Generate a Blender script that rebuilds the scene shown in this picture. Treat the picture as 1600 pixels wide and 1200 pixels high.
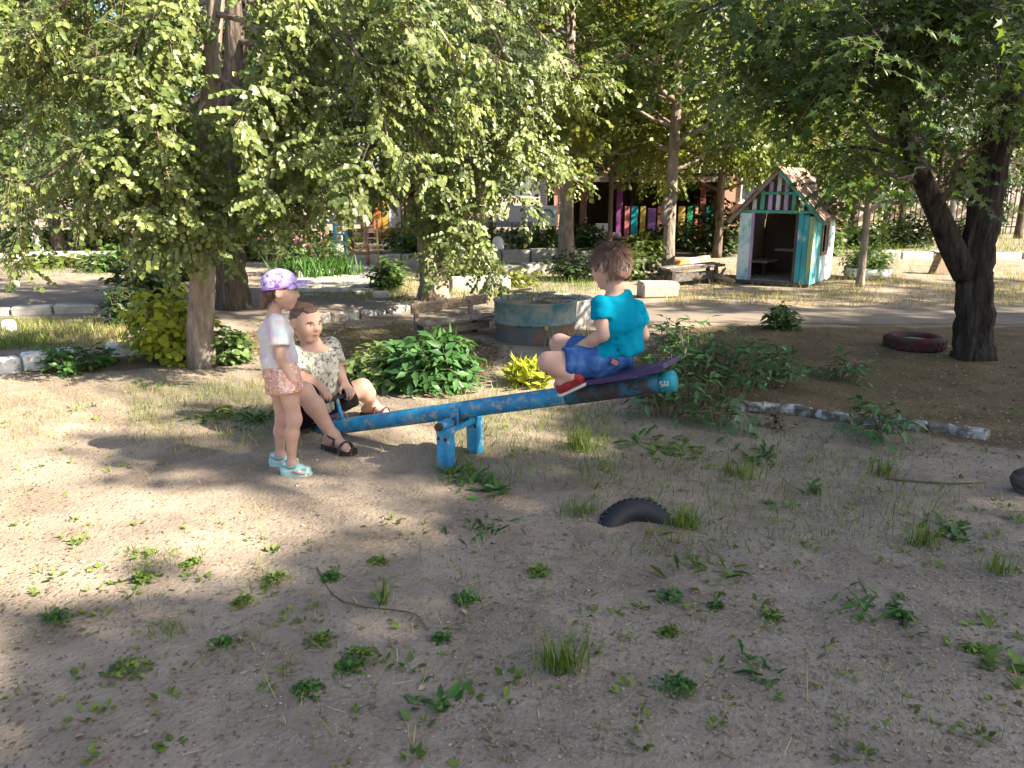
import bpy, math, random
import numpy as np
from mathutils import Vector
from math import sin, cos, pi, radians

# ------------------------------------------------------------------ scene, camera, sky, sun, exposure
S = bpy.context.scene
for o in list(bpy.data.objects): bpy.data.objects.remove(o)
C = S.collection
CAM_H, FPX = 1.5, 1200.0                      # eye height in metres, focal length in photograph pixels (1600 wide)
PITCH = math.atan(300/FPX)
cd = bpy.data.cameras.new('camera'); cam = bpy.data.objects.new('camera', cd); C.objects.link(cam)
cam.location = (0, 0, CAM_H); cam.rotation_euler = (pi/2-PITCH, 0, 0)
cd.sensor_fit = 'HORIZONTAL'; cd.sensor_width = 36; cd.lens = 36*FPX/1600
cd.clip_start = .05; cd.clip_end = 600
S.camera = cam
SUN_EL = radians(37)
SUN_H = np.array([.93, -.37]); SUN_H /= np.linalg.norm(SUN_H)      # horizontal direction towards the sun
TOSUN = np.array([SUN_H[0]*cos(SUN_EL), SUN_H[1]*cos(SUN_EL), sin(SUN_EL)])
W = bpy.data.worlds.new('World'); S.world = W; W.use_nodes = True
nt = W.node_tree; bg = nt.nodes['Background']
sky = nt.nodes.new('ShaderNodeTexSky'); sky.sky_type = 'NISHITA'; sky.sun_disc = False
sky.sun_elevation = SUN_EL; sky.sun_rotation = math.atan2(SUN_H[0], SUN_H[1])
sky.air_density = 1.0; sky.dust_density = 2.0; sky.ozone_density = 1.0
nt.links.new(sky.outputs[0], bg.inputs[0]); bg.inputs[1].default_value = .065
sl = bpy.data.lights.new('sun', 'SUN'); sl.energy = 5.0; sl.angle = radians(.53); sl.color = (1, .90, .74)
so = bpy.data.objects.new('sun', sl); C.objects.link(so)
so.rotation_euler = Vector(TOSUN).to_track_quat('Z', 'Y').to_euler(); so.location = (8, -4, 12)
S.view_settings.view_transform = 'Standard'; S.view_settings.look = 'None'
S.view_settings.exposure = 2.18; S.view_settings.gamma = 1.0; S.view_settings.use_curve_mapping = False
S.render.engine = 'CYCLES'
cy = S.cycles
cy.max_bounces = 4; cy.diffuse_bounces = 3; cy.glossy_bounces = 1; cy.transmission_bounces = 3; cy.transparent_max_bounces = 2
cy.caustics_reflective = False; cy.caustics_refractive = False
cy.use_denoising = True; cy.use_adaptive_sampling = True; cy.adaptive_threshold = .02; cy.sample_clamp_indirect = 6

# ------------------------------------------------------------------ pixel of the photograph -> place in the world
SP, CP = sin(PITCH), cos(PITCH)
def ray(u, v):
    a = (u-800)/FPX; b = (600-v)/FPX
    return np.array([a, CP+b*SP, -SP+b*CP])
def G(u, v, z=0.0):
    d = ray(u, v); t = (z-CAM_H)/d[2]
    return np.array([0, 0, CAM_H])+d*t
def Q(u, v, Y):
    d = ray(u, v); return np.array([0, 0, CAM_H])+d*(Y/d[1])
def proj(p):
    d = p[1]*CP+(CAM_H-p[2])*SP; up = p[1]*SP+(p[2]-CAM_H)*CP
    return 800+FPX*p[0]/d, 600-FPX*up/d
def U(v): v = np.asarray(v, float); return v/(np.linalg.norm(v)+1e-12)

# ------------------------------------------------------------------ noise
_tab = np.random.RandomState(5).rand(4096)
def vnoise(P, f=1.0, seed=0):
    P = np.asarray(P, float)*f+seed*17.3; i = np.floor(P).astype(np.int64); w = P-i; w = w*w*(3-2*w)
    def h(a, b, c): return _tab[(a*73+b*179+c*283+seed*31+((a*b+c*7) % 61)*5) % 4096]
    x, y, z = i[..., 0], i[..., 1], i[..., 2]; r = 0
    for dx in (0, 1):
        for dy in (0, 1):
            for dz in (0, 1):
                r = r+h(x+dx, y+dy, z+dz)*(w[..., 0] if dx else 1-w[..., 0])*(w[..., 1] if dy else 1-w[..., 1])*(w[..., 2] if dz else 1-w[..., 2])
    return r*2-1

# ------------------------------------------------------------------ materials
MATS = {}
def nodes(name):
    m = bpy.data.materials.new(name); m.use_nodes = True; MATS[name] = m
    return m, m.node_tree.nodes, m.node_tree.links, m.node_tree.nodes['Principled BSDF']
def ramp(N, stops):
    r = N.new('ShaderNodeValToRGB'); e = r.color_ramp.elements
    e[0].position, e[0].color = stops[0][0], (*stops[0][1], 1); e[1].position, e[1].color = stops[-1][0], (*stops[-1][1], 1)
    for p, c in stops[1:-1]: k = e.new(p); k.color = (*c, 1)
    return r
def noise_mat(name, stops, scale=8, rough=.8, bump=.2, bscale=None, detail=6, stretch=(1, 1, 1), spec=.25, metal=0, dist=.02, coords='Object', nrough=.6):
    m, N, L, B = nodes(name)
    tc = N.new('ShaderNodeTexCoord'); mp = N.new('ShaderNodeMapping'); mp.inputs['Scale'].default_value = stretch
    L.new(tc.outputs[coords], mp.inputs[0])
    n = N.new('ShaderNodeTexNoise'); n.inputs['Scale'].default_value = scale; n.inputs['Detail'].default_value = detail; n.inputs['Roughness'].default_value = nrough
    L.new(mp.outputs[0], n.inputs['Vector']); r = ramp(N, stops); L.new(n.outputs[0], r.inputs[0]); L.new(r.outputs[0], B.inputs['Base Color'])
    B.inputs['Roughness'].default_value = rough; B.inputs['Specular IOR Level'].default_value = spec; B.inputs['Metallic'].default_value = metal
    if bump:
        n2 = N.new('ShaderNodeTexNoise'); n2.inputs['Scale'].default_value = bscale or scale*3; n2.inputs['Detail'].default_value = 5
        L.new(mp.outputs[0], n2.inputs['Vector']); b = N.new('ShaderNodeBump'); b.inputs['Strength'].default_value = bump; b.inputs['Distance'].default_value = dist
        L.new(n2.outputs[0], b.inputs['Height']); L.new(b.outputs[0], B.inputs['Normal'])
    return m
def plain(name, col, rough=.6, spec=.3, var=.12, scale=12, bump=.15, metal=0, dist=.004, bscale=None):
    c = np.array(col); return noise_mat(name, [(.25, tuple(c*(1-var))), (.75, tuple(np.minimum(c*(1+var), 1)))], scale, rough, bump, bscale, spec=spec, metal=metal, dist=dist)
def leaf_mat(name, dark, light, trans=.35, rough=.42, spec=.4):
    m, N, L, B = nodes(name)
    at = N.new('ShaderNodeAttribute'); at.attribute_name = 'tint'
    r = ramp(N, [(0, dark), (.8, light), (1, tuple(min(1, c*1.25+.012) for c in light))]); L.new(at.outputs['Fac'], r.inputs[0])
    L.new(r.outputs[0], B.inputs['Base Color']); B.inputs['Roughness'].default_value = rough; B.inputs['Specular IOR Level'].default_value = spec
    t = N.new('ShaderNodeBsdfTranslucent'); hs = N.new('ShaderNodeMixRGB'); hs.blend_type = 'MULTIPLY'; hs.inputs[0].default_value = 1; hs.inputs[2].default_value = (1.5, 1.45, .55, 1)
    L.new(r.outputs[0], hs.inputs[1]); L.new(hs.outputs[0], t.inputs[0])
    mx = N.new('ShaderNodeMixShader'); mx.inputs[0].default_value = trans
    out = [n for n in N if n.type == 'OUTPUT_MATERIAL'][0]
    L.new(B.outputs[0], mx.inputs[1]); L.new(t.outputs[0], mx.inputs[2]); L.new(mx.outputs[0], out.inputs[0])
    return m
def worn(name, col, under, amount=.5, scale=6, rough=.55, spec=.35, stretch=(1, 1, 1), edge=.06, bump=.25, second=None):
    """paint with chips and stains through which the under-colour shows"""
    m, N, L, B = nodes(name)
    tc = N.new('ShaderNodeTexCoord'); mp = N.new('ShaderNodeMapping'); mp.inputs['Scale'].default_value = stretch; L.new(tc.outputs['Object'], mp.inputs[0])
    n = N.new('ShaderNodeTexNoise'); n.inputs['Scale'].default_value = scale; n.inputs['Detail'].default_value = 9; n.inputs['Roughness'].default_value = .68; L.new(mp.outputs[0], n.inputs['Vector'])
    r = ramp(N, [(amount-edge, (0, 0, 0)), (amount+edge, (1, 1, 1))]); L.new(n.outputs[0], r.inputs[0])
    n2 = N.new('ShaderNodeTexNoise'); n2.inputs['Scale'].default_value = scale*.6; n2.inputs['Detail'].default_value = 4; L.new(mp.outputs[0], n2.inputs['Vector'])
    c = np.array(col); r2 = ramp(N, [(.3, tuple(c*.78)), (.7, tuple(second if second is not None else np.minimum(c*1.18, 1)))]); L.new(n2.outputs[0], r2.inputs[0])
    mx = N.new('ShaderNodeMixRGB'); L.new(r.outputs[0], mx.inputs[0]); L.new(r2.outputs[0], mx.inputs[1]); mx.inputs[2].default_value = (*under, 1)
    L.new(mx.outputs[0], B.inputs['Base Color']); B.inputs['Roughness'].default_value = rough; B.inputs['Specular IOR Level'].default_value = spec
    b = N.new('ShaderNodeBump'); b.inputs['Strength'].default_value = bump; b.inputs['Distance'].default_value = .004; b.invert = True; L.new(r.outputs[0], b.inputs['Height']); L.new(b.outputs[0], B.inputs['Normal'])
    return m
def spots(name, base, cols, scale=40, cut=.45, rough=.8, basevar=None, bump=.1, bscale=14, sc2=None):
    """printed cloth: coloured blotches on a base"""
    m, N, L, B = nodes(name)
    tc = N.new('ShaderNodeTexCoord')
    n0 = N.new('ShaderNodeTexNoise'); n0.inputs['Scale'].default_value = 9; n0.inputs['Detail'].default_value = 2; L.new(tc.outputs['Object'], n0.inputs['Vector'])
    r0 = ramp(N, basevar or [(0, base), (1, base)]); L.new(n0.outputs[0], r0.inputs[0]); cur = r0.outputs[0]
    for i, c in enumerate(cols):
        n = N.new('ShaderNodeTexNoise'); n.inputs['Scale'].default_value = (sc2[i] if sc2 else scale*(1+.25*i)); n.inputs['Detail'].default_value = 2
        mp = N.new('ShaderNodeMapping'); mp.inputs['Location'].default_value = (3.1*i+1, 7.7*i, 1.3*i); L.new(tc.outputs['Object'], mp.inputs[0]); L.new(mp.outputs[0], n.inputs['Vector'])
        r = ramp(N, [(1-cut-.03, (0, 0, 0)), (1-cut+.03, (1, 1, 1))]); L.new(n.outputs[0], r.inputs[0])
        mx = N.new('ShaderNodeMixRGB'); L.new(r.outputs[0], mx.inputs[0]); L.new(cur, mx.inputs[1]); mx.inputs[2].default_value = (*c, 1); cur = mx.outputs[0]
    L.new(cur, B.inputs['Base Color']); B.inputs['Roughness'].default_value = rough; B.inputs['Specular IOR Level'].default_value = .15
    n2 = N.new('ShaderNodeTexNoise'); n2.inputs['Scale'].default_value = bscale; n2.inputs['Detail'].default_value = 3; L.new(tc.outputs['Object'], n2.inputs['Vector'])
    b = N.new('ShaderNodeBump'); b.inputs['Strength'].default_value = bump; b.inputs['Distance'].default_value = .02; L.new(n2.outputs[0], b.inputs['Height']); L.new(b.outputs[0], B.inputs['Normal'])
    return m

# ------------------------------------------------------------------ objects
def tag(o, label=None, cat=None, group=None, kind=None):
    if label: o['label'] = label
    if cat: o['category'] = cat
    if group: o['group'] = group
    if kind: o['kind'] = kind
    return o
def empty(name, loc, label=None, cat=None, group=None, rz=0):
    o = bpy.data.objects.new(name, None); C.objects.link(o); o.location = tuple(loc); o.rotation_euler[2] = rz; o.empty_display_size = .1
    return tag(o, label, cat, group)
def link(name, me, mat=None, parent=None, smooth=False):
    if mat is not None: me.materials.append(MATS[mat] if isinstance(mat, str) else mat)
    if smooth: me.polygons.foreach_set('use_smooth', np.ones(len(me.polygons), bool))
    o = bpy.data.objects.new(name, me); C.objects.link(o)
    if parent is not None:
        o.parent = parent
    return o
def np_mesh(name, V, F, tint=None):
    """V (n,3); F list of arrays (m,k) of indices"""
    me = bpy.data.meshes.new(name); V = np.asarray(V, np.float32)
    F = [np.asarray(f, np.int32) for f in F if len(f)]
    me.vertices.add(len(V)); me.vertices.foreach_set('co', V.ravel())
    loops = np.concatenate([f.ravel() for f in F]); sizes = np.concatenate([np.full(len(f), f.shape[1], np.int32) for f in F])
    me.loops.add(len(loops)); me.loops.foreach_set('vertex_index', loops)
    me.polygons.add(len(sizes)); st = np.zeros(len(sizes), np.int32); st[1:] = np.cumsum(sizes)[:-1]
    me.polygons.foreach_set('loop_start', st); me.update(calc_edges=True)
    if tint is not None:
        a = me.attributes.new('tint', 'FLOAT', 'POINT'); a.data.foreach_set('value', np.asarray(tint, np.float32))
    return me
class MB:
    """collects boxes, bars, tubes and lathes into one mesh"""
    def __init__(s): s.V = []; s.F = []; s.n = 0
    def add(s, V, F):
        V = np.asarray(V, float)
        s.V.append(V); s.F += [tuple(int(i)+s.n for i in f) for f in F]; s.n += len(V); return s
    def box(s, c, size, ax=None, bev=0.0):
        ax = np.eye(3) if ax is None else np.asarray(ax, float); h = np.asarray(size, float)/2
        if bev <= 0:
            k = np.array([[x, y, z] for x in (-1, 1) for y in (-1, 1) for z in (-1, 1)])*h
            return s.add(np.asarray(c)+k@ax, [(0, 1, 3, 2), (4, 6, 7, 5), (0, 4, 5, 1), (2, 3, 7, 6), (0, 2, 6, 4), (1, 5, 7, 3)])
        b = min(bev, min(h)*.9); V = []; F = []
        for x in (-1, 1):
            for y in (-1, 1):
                for z in (-1, 1):
                    p = np.array([x, y, z])*h; V += [p-np.array([0, y*b, z*b]), p-np.array([x*b, 0, z*b]), p-np.array([x*b, y*b, 0])]
        I = lambda x, y, z, k: ((x*2+y)*2+z)*3+k
        F += [(I(x, 0, 0, 0), I(x, 0, 1, 0), I(x, 1, 1, 0), I(x, 1, 0, 0))[::(1 if x == 0 else -1)] for x in (0, 1)]
        F += [(I(0, y, 0, 1), I(1, y, 0, 1), I(1, y, 1, 1), I(0, y, 1, 1))[::(1 if y == 0 else -1)] for y in (0, 1)]
        F += [(I(0, 0, z, 2), I(0, 1, z, 2), I(1, 1, z, 2), I(1, 0, z, 2))[::(1 if z == 0 else -1)] for z in (0, 1)]
        for y in (0, 1):
            for z in (0, 1): F.append((I(0, y, z, 1), I(1, y, z, 1), I(1, y, z, 2), I(0, y, z, 2))[::(1 if (y+z) % 2 else -1)])
        for x in (0, 1):
            for z in (0, 1): F.append((I(x, 0, z, 0), I(x, 1, z, 0), I(x, 1, z, 2), I(x, 0, z, 2))[::(1 if (x+z) % 2 == 0 else -1)])
            for y in (0, 1): F.append((I(x, y, 0, 0), I(x, y, 1, 0), I(x, y, 1, 1), I(x, y, 0, 1))[::(1 if (x+y) % 2 else -1)])
        for x in (0, 1):
            for y in (0, 1):
                for z in (0, 1): F.append((I(x, y, z, 0), I(x, y, z, 1), I(x, y, z, 2))[::(1 if (x+y+z) % 2 else -1)])
        return s.add(np.asarray(c)+np.array(V)@ax, F)
    def bar(s, a, b, w, h, up=(0, 0, 1), bev=.004):
        a, b = np.asarray(a, float), np.asarray(b, float); d = U(b-a); x = U(np.cross(up, d)) if abs(np.dot(up, d)) < .999 else np.array([1., 0, 0]); z = np.cross(d, x)
        return s.box((a+b)/2, (w, np.linalg.norm(b-a), h), [x, d, z], bev)
    def tube(s, pts, rad, n=10, caps=True, ridge=0.0, seed=0):
        pts = np.asarray(pts, float); m = len(pts); rad = np.full(m, rad) if np.isscalar(rad) else np.asarray(rad, float)
        T = np.gradient(pts, axis=0); T /= np.linalg.norm(T, axis=1)[:, None]+1e-12
        ref = np.array([0, 0, 1.]) if abs(T[0][2]) < .9 else np.array([1., 0, 0]); th = np.arange(n)*2*pi/n; V = []
        x = U(np.cross(T[0], ref))
        for i in range(m):
            x = U(x-T[i]*np.dot(x, T[i])); y = np.cross(T[i], x); r = rad[i]*np.ones(n)
            if ridge:
                q = np.stack([np.cos(th)*2.2, np.sin(th)*2.2, np.full(n, i*.07)], 1); r = r*(1+ridge*vnoise(q, 1.6, seed)+ridge*.5*vnoise(q, 4.5, seed+3))
            V.append(pts[i]+np.cos(th)[:, None]*r[:, None]*x+np.sin(th)[:, None]*r[:, None]*y)
        F = [(i*n+j, i*n+(j+1) % n, (i+1)*n+(j+1) % n, (i+1)*n+j) for i in range(m-1) for j in range(n)]
        if caps: F += [tuple(range(n))[::-1], tuple((m-1)*n+j for j in range(n))]
        return s.add(np.concatenate(V), F)
    def lathe(s, c, prof, n=32, axis=None, wob=0.0, seed=0):
        prof = np.asarray(prof, float); th = np.arange(n)*2*pi/n; m = len(prof); V = []
        ax = np.eye(3) if axis is None else np.asarray(axis, float)
        for r, z in prof:
            w = 1+wob*vnoise(np.stack([np.cos(th)*1.5, np.sin(th)*1.5, np.full(n, z*3)], 1), 1.3, seed) if wob else 1
            V.append(np.stack([np.cos(th)*r*w, np.sin(th)*r*w, np.full(n, z)], 1)@ax)
        F = [(i*n+j, i*n+(j+1) % n, (i+1)*n+(j+1) % n, (i+1)*n+j) for i in range(m-1) for j in range(n)]
        return s.add(np.asarray(c)+np.concatenate(V), F)
    def ball(s, c, r, n=10, ax=None):
        r = np.ones(3)*r; V = [[0, 0, 1]]; m = n//2
        for i in range(1, m):
            for j in range(n): V.append([sin(pi*i/m)*cos(2*pi*j/n), sin(pi*i/m)*sin(2*pi*j/n), cos(pi*i/m)])
        V.append([0, 0, -1]); V = np.array(V)*r; V = V if ax is None else V@np.asarray(ax)
        F = [(0, 1+j, 1+(j+1) % n) for j in range(n)]+[(1+i*n+j, 1+(i+1)*n+j, 1+(i+1)*n+(j+1) % n, 1+i*n+(j+1) % n) for i in range(m-2) for j in range(n)]
        e = len(V)-1; F += [(e, 1+(m-2)*n+(j+1) % n, 1+(m-2)*n+j) for j in range(n)]
        return s.add(np.asarray(c)+V, F)
    def warp(s, amp, f, seed=0):
        for i, v in enumerate(s.V):
            s.V[i] = v+amp*np.stack([vnoise(v, f, seed+k) for k in range(3)], -1)
        return s
    def build(s, name, mat, parent=None, smooth=False, off=None):
        me = bpy.data.meshes.new(name); V = np.concatenate(s.V)
        if off is not None: V = V-np.asarray(off)
        me.from_pydata(V.tolist(), [], s.F); me.update()
        return link(name, me, mat, parent, smooth)
def catmull(pts, n=6):
    P = np.asarray(pts, float); P = np.vstack([2*P[0]-P[1], P, 2*P[-1]-P[-2]]); out = []
    for i in range(1, len(P)-2):
        for t in np.arange(n)/n:
            a, b, c, d = P[i-1], P[i], P[i+1], P[i+2]
            out.append(.5*((2*b)+(c-a)*t+(2*a-5*b+4*c-d)*t*t+(3*b-a-3*c+d)*t**3))
    out.append(P[-2]); return np.array(out)

# ------------------------------------------------------------------ material library
noise_mat('soil', [(.22, (.125, .098, .074)), (.42, (.225, .180, .138)), (.58, (.305, .248, .190)), (.8, (.375, .31, .24))], 2.3, .95, .55, 60, detail=12, spec=.05, dist=.02, nrough=.72)
worn('asphalt', (.165, .147, .125), (.225, .183, .143), .46, 1.1, .95, .06, edge=.14)
# darker humus plus canopy shade coloured into the planted beds by the 'bed' attribute
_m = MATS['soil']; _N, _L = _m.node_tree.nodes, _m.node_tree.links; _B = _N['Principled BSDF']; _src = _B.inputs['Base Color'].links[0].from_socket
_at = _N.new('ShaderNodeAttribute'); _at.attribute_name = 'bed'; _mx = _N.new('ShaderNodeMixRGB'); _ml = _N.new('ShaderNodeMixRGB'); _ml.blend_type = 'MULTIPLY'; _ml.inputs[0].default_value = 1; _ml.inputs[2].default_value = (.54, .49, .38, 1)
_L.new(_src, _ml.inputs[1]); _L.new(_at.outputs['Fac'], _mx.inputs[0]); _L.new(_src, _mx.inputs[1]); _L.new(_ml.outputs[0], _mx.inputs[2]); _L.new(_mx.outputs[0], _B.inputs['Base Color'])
worn('whitewash', (.72, .71, .68), (.30, .26, .22), .56, 9, .9, .1)
worn('old_whitewash', (.42, .42, .40), (.15, .13, .11), .47, 14, .95, .08)
noise_mat('concrete', [(.3, (.27, .25, .22)), (.7, (.43, .40, .36))], 6, .95, .3, 40, spec=.1)
noise_mat('bark', [(.28, (.045, .034, .027)), (.5, (.125, .098, .078)), (.75, (.22, .18, .145))], 7, .95, 1, 9, stretch=(3.2, 3.2, .55), detail=9, spec=.06, dist=.05)
noise_mat('bark_dark', [(.28, (.018, .014, .012)), (.5, (.05, .04, .033)), (.75, (.10, .083, .07))], 7, .95, 1, 9, stretch=(3.2, 3.2, .55), detail=9, spec=.06, dist=.05)
noise_mat('bark_pale', [(.3, (.13, .10, .08)), (.55, (.27, .22, .175)), (.8, (.40, .34, .28))], 6, .95, .9, 8, stretch=(2.4, 2.4, .8), detail=8, spec=.06, dist=.03)
noise_mat('bark_birch', [(.3, (.10, .09, .08)), (.42, (.45, .42, .37)), (.8, (.62, .59, .53))], 5, .85, .5, 8, stretch=(.8, .8, 4), detail=6, spec=.1, dist=.02)
noise_mat('twig', [(.3, (.09, .07, .05)), (.7, (.22, .175, .125))], 20, .9, 0, spec=.1)
leaf_mat('leaf_linden', (.035, .075, .016), (.225, .268, .078), .29, .40, .45)
leaf_mat('leaf_linden_deep', (.022, .052, .012), (.09, .145, .036), .24, .42, .45)
leaf_mat('leaf_lime', (.14, .20, .02), (.42, .44, .04), .42, .5, .3)
leaf_mat('leaf_maple', (.024, .06, .012), (.12, .18, .045), .42, .42, .4)
leaf_mat('leaf_mid', (.032, .066, .012), (.15, .195, .036), .34, .45, .35)
leaf_mat('leaf_yellowish', (.06, .09, .014), (.22, .245, .04), .34, .45, .35)
leaf_mat('leaf_dark', (.014, .036, .010), (.05, .09, .022), .3, .45, .35)
leaf_mat('leaf_bush', (.028, .07, .014), (.10, .175, .04), .32, .42, .4)
leaf_mat('leaf_peony', (.024, .08, .022), (.088, .20, .055), .28, .36, .5)
leaf_mat('leaf_pale', (.07, .13, .04), (.19, .27, .09), .34, .45, .35)
leaf_mat('grass_green', (.06, .11, .02), (.17, .24, .05), .3, .55, .2)
leaf_mat('grass_dry', (.17, .15, .055), (.42, .36, .17), .3, .7, .15)
leaf_mat('weed', (.03, .085, .018), (.085, .19, .036), .3, .42, .35)
leaf_mat('dead_leaf', (.11, .082, .056), (.31, .25, .18), .1, .9, .1)
noise_mat('pebble', [(.3, (.22, .2, .18)), (.7, (.5, .47, .43))], 3, .9, 0)
leaf_mat('petal_pink', (.50, .20, .33), (.68, .42, .52), .3, .6, .2)
leaf_mat('petal_white', (.6, .45, .47), (.8, .74, .72), .3, .6, .2)
worn('seesaw_blue', (.02, .20, .42), (.30, .31, .30), .56, 19, .45, .45, edge=.04, stretch=(1, 1, 1), second=(.02, .33, .58))
worn('seesaw_violet', (.05, .03, .10), (.16, .13, .15), .62, 12, .6, .3)
plain('rust_dark', (.06, .045, .04), .8, .2)
plain('rubber', (.018, .02, .024), .62, .35, .3, 6, .35, dist=.006)
worn('rubber_red', (.10, .028, .028), (.055, .045, .042), .52, 7, .8, .15)
worn('tank_teal', (.10, .19, .175), (.25, .25, .20), .52, 4.2, .75, .2, edge=.10, second=(.05, .15, .18))
worn('tank_rust', (.13, .13, .11), (.20, .12, .08), .50, 4, .85, .15, edge=.1, second=(.10, .17, .21))
noise_mat('wood_grey', [(.3, (.14, .11, .09)), (.7, (.36, .29, .23))], 5, .9, .6, 12, stretch=(6, .7, 6), detail=8, spec=.1)
noise_mat('wood_tan', [(.3, (.20, .14, .095)), (.7, (.46, .34, .24))], 5, .9, .6, 12, stretch=(6, .7, 6), detail=8, spec=.1)
noise_mat('wood_dark', [(.3, (.045, .038, .033)), (.7, (.16, .14, .125))], 5, .9, .6, 12, stretch=(6, .7, 6), detail=8, spec=.1)
# ------------------------------------------------------------------ leaves, branches, trees
_s = lambda *a: np.array(a, float)
SHAPES = {
 'heart': (_s([0, 0, 0], [.30, .05, .05], [.47, .34, .07], [.33, .70, .05], [0, 1.08, -.10], [-.33, .70, .05], [-.47, .34, .07], [-.30, .05, .05]), [(0, 1, 2, 3, 4), (0, 4, 5, 6, 7)]),
 'oval': (_s([0, 0, 0], [.27, .38, .05], [.16, .78, .02], [0, 1.05, -.07], [-.16, .78, .02], [-.27, .38, .05]), [(0, 1, 2, 3), (0, 3, 4, 5)]),
 'lance': (_s([0, 0, 0], [.15, .42, .05], [0, 1.05, -.10], [-.15, .42, .05]), [(0, 1, 2), (0, 2, 3)]),
 'diamond': (_s([0, 0, 0], [.36, .45, .06], [0, 1.05, -.06], [-.36, .45, .06]), [(0, 1, 2), (0, 2, 3)]),
 'maple': (_s([0, 0, 0], [.34, -.06, .03], [.26, .20, .03], [.62, .40, .0], [.24, .46, .03], [.16, .60, .04], [0, 1.05, -.08], [-.16, .60, .04], [-.24, .46, .03], [-.62, .40, .0], [-.26, .20, .03], [-.34, -.06, .03]), [(0, 1, 2, 3, 4, 5, 6), (0, 6, 7, 8, 9, 10, 11)]),
 'blade': (_s([-.035, 0, 0], [.035, 0, 0], [.028, .55, .06], [-.028, .55, .06], [0, 1, .26]), [(0, 1, 2, 3), (3, 2, 4)]),
 'dandelion': (_s([0, 0, 0], [.07, .2, .06], [.05, .35, .09], [.15, .55, .12], [.09, .7, .10], [.12, .85, .08], [0, 1.05, 0], [-.12, .85, .08], [-.09, .7, .10], [-.15, .55, .12], [-.05, .35, .09], [-.07, .2, .06]), [(0, 1, 2, 3, 4, 5, 6), (0, 6, 7, 8, 9, 10, 11)]),
}
def leaf_arrays(pos, axis, nrm, size, shape, rng, tint=None, wide=1.0):
    T, F = SHAPES[shape]; N = len(pos); k = len(T)
    A = axis/(np.linalg.norm(axis, axis=1)[:, None]+1e-9)
    n = nrm-A*np.sum(nrm*A, 1)[:, None]; n /= np.linalg.norm(n, axis=1)[:, None]+1e-9
    X = np.cross(A, n); sz = np.asarray(size)[:, None, None] if np.ndim(size) else size
    V = pos[:, None, :]+sz*(T[None, :, 0, None]*wide*X[:, None, :]+T[None, :, 1, None]*A[:, None, :]+T[None, :, 2, None]*n[:, None, :])
    t = rng.random(N) if tint is None else tint
    return V.reshape(-1, 3), k, F, np.repeat(t, k)
class Leaves:
    def __init__(s, seed): s.rng = np.random.default_rng(seed); s.p = []; s.a = []; s.n = []; s.z = []; s.t = []
    def add(s, p, a, n, z, t=None):
        s.p.append(p); s.a.append(a); s.n.append(n); s.z.append(z); s.t.append(s.rng.random(len(p)) if t is None else t)
    def count(s): return sum(len(x) for x in s.p)
    def build(s, name, mat, parent, shape, off, stuff=True, wide=1.0):
        p, a, n, z, t = (np.concatenate(x) for x in (s.p, s.a, s.n, s.z, s.t))
        V, k, F, tt = leaf_arrays(p-np.asarray(off), a, n, z, shape, s.rng, np.clip(t, 0, 1), wide)
        base = (np.arange(len(p))*k)[:, None]
        me = np_mesh(name, V, [base+np.array(f)[None, :] for f in F], tt)
        o = link(name, me, mat, parent)
        if stuff: o['kind'] = 'stuff'
        return o
def thin_tubes(T, name, mat, parent, off, n=3):
    """many thin tapering tubes in one mesh; T = list of (pts, r0, r1)"""
    Vs = []; Fs = []; c = 0; th = np.arange(n)*2*pi/n; cs, sn = np.cos(th), np.sin(th)
    for pts, r0, r1 in T:
        pts = np.asarray(pts, float); m = len(pts); d = U(pts[-1]-pts[0]); x = U(np.cross(d, (.3, .2, 1) if abs(d[2]) < .9 else (1, .1, 0))); y = np.cross(d, x)
        r = np.linspace(r0, r1, m)[:, None, None]
        V = pts[:, None, :]+r*(cs[None, :, None]*x+sn[None, :, None]*y); Vs.append(V.reshape(-1, 3))
        i = np.arange(m-1)[:, None]*n; j = np.arange(n)[None, :]; k = (j+1) % n
        Fs.append(np.stack([i+j, i+k, i+n+k, i+n+j], -1).reshape(-1, 4)+c); c += m*n
    me = np_mesh(name, np.concatenate(Vs)-np.asarray(off), [np.concatenate(Fs)])
    return link(name, me, mat, parent, True)
def resample(P, ds):
    P = np.asarray(P, float); s = np.r_[0, np.cumsum(np.linalg.norm(np.diff(P, axis=0), axis=1))]
    t = np.arange(0, s[-1], ds); return np.stack([np.interp(t, s, P[:, k]) for k in range(3)], 1), s[-1]
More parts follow.
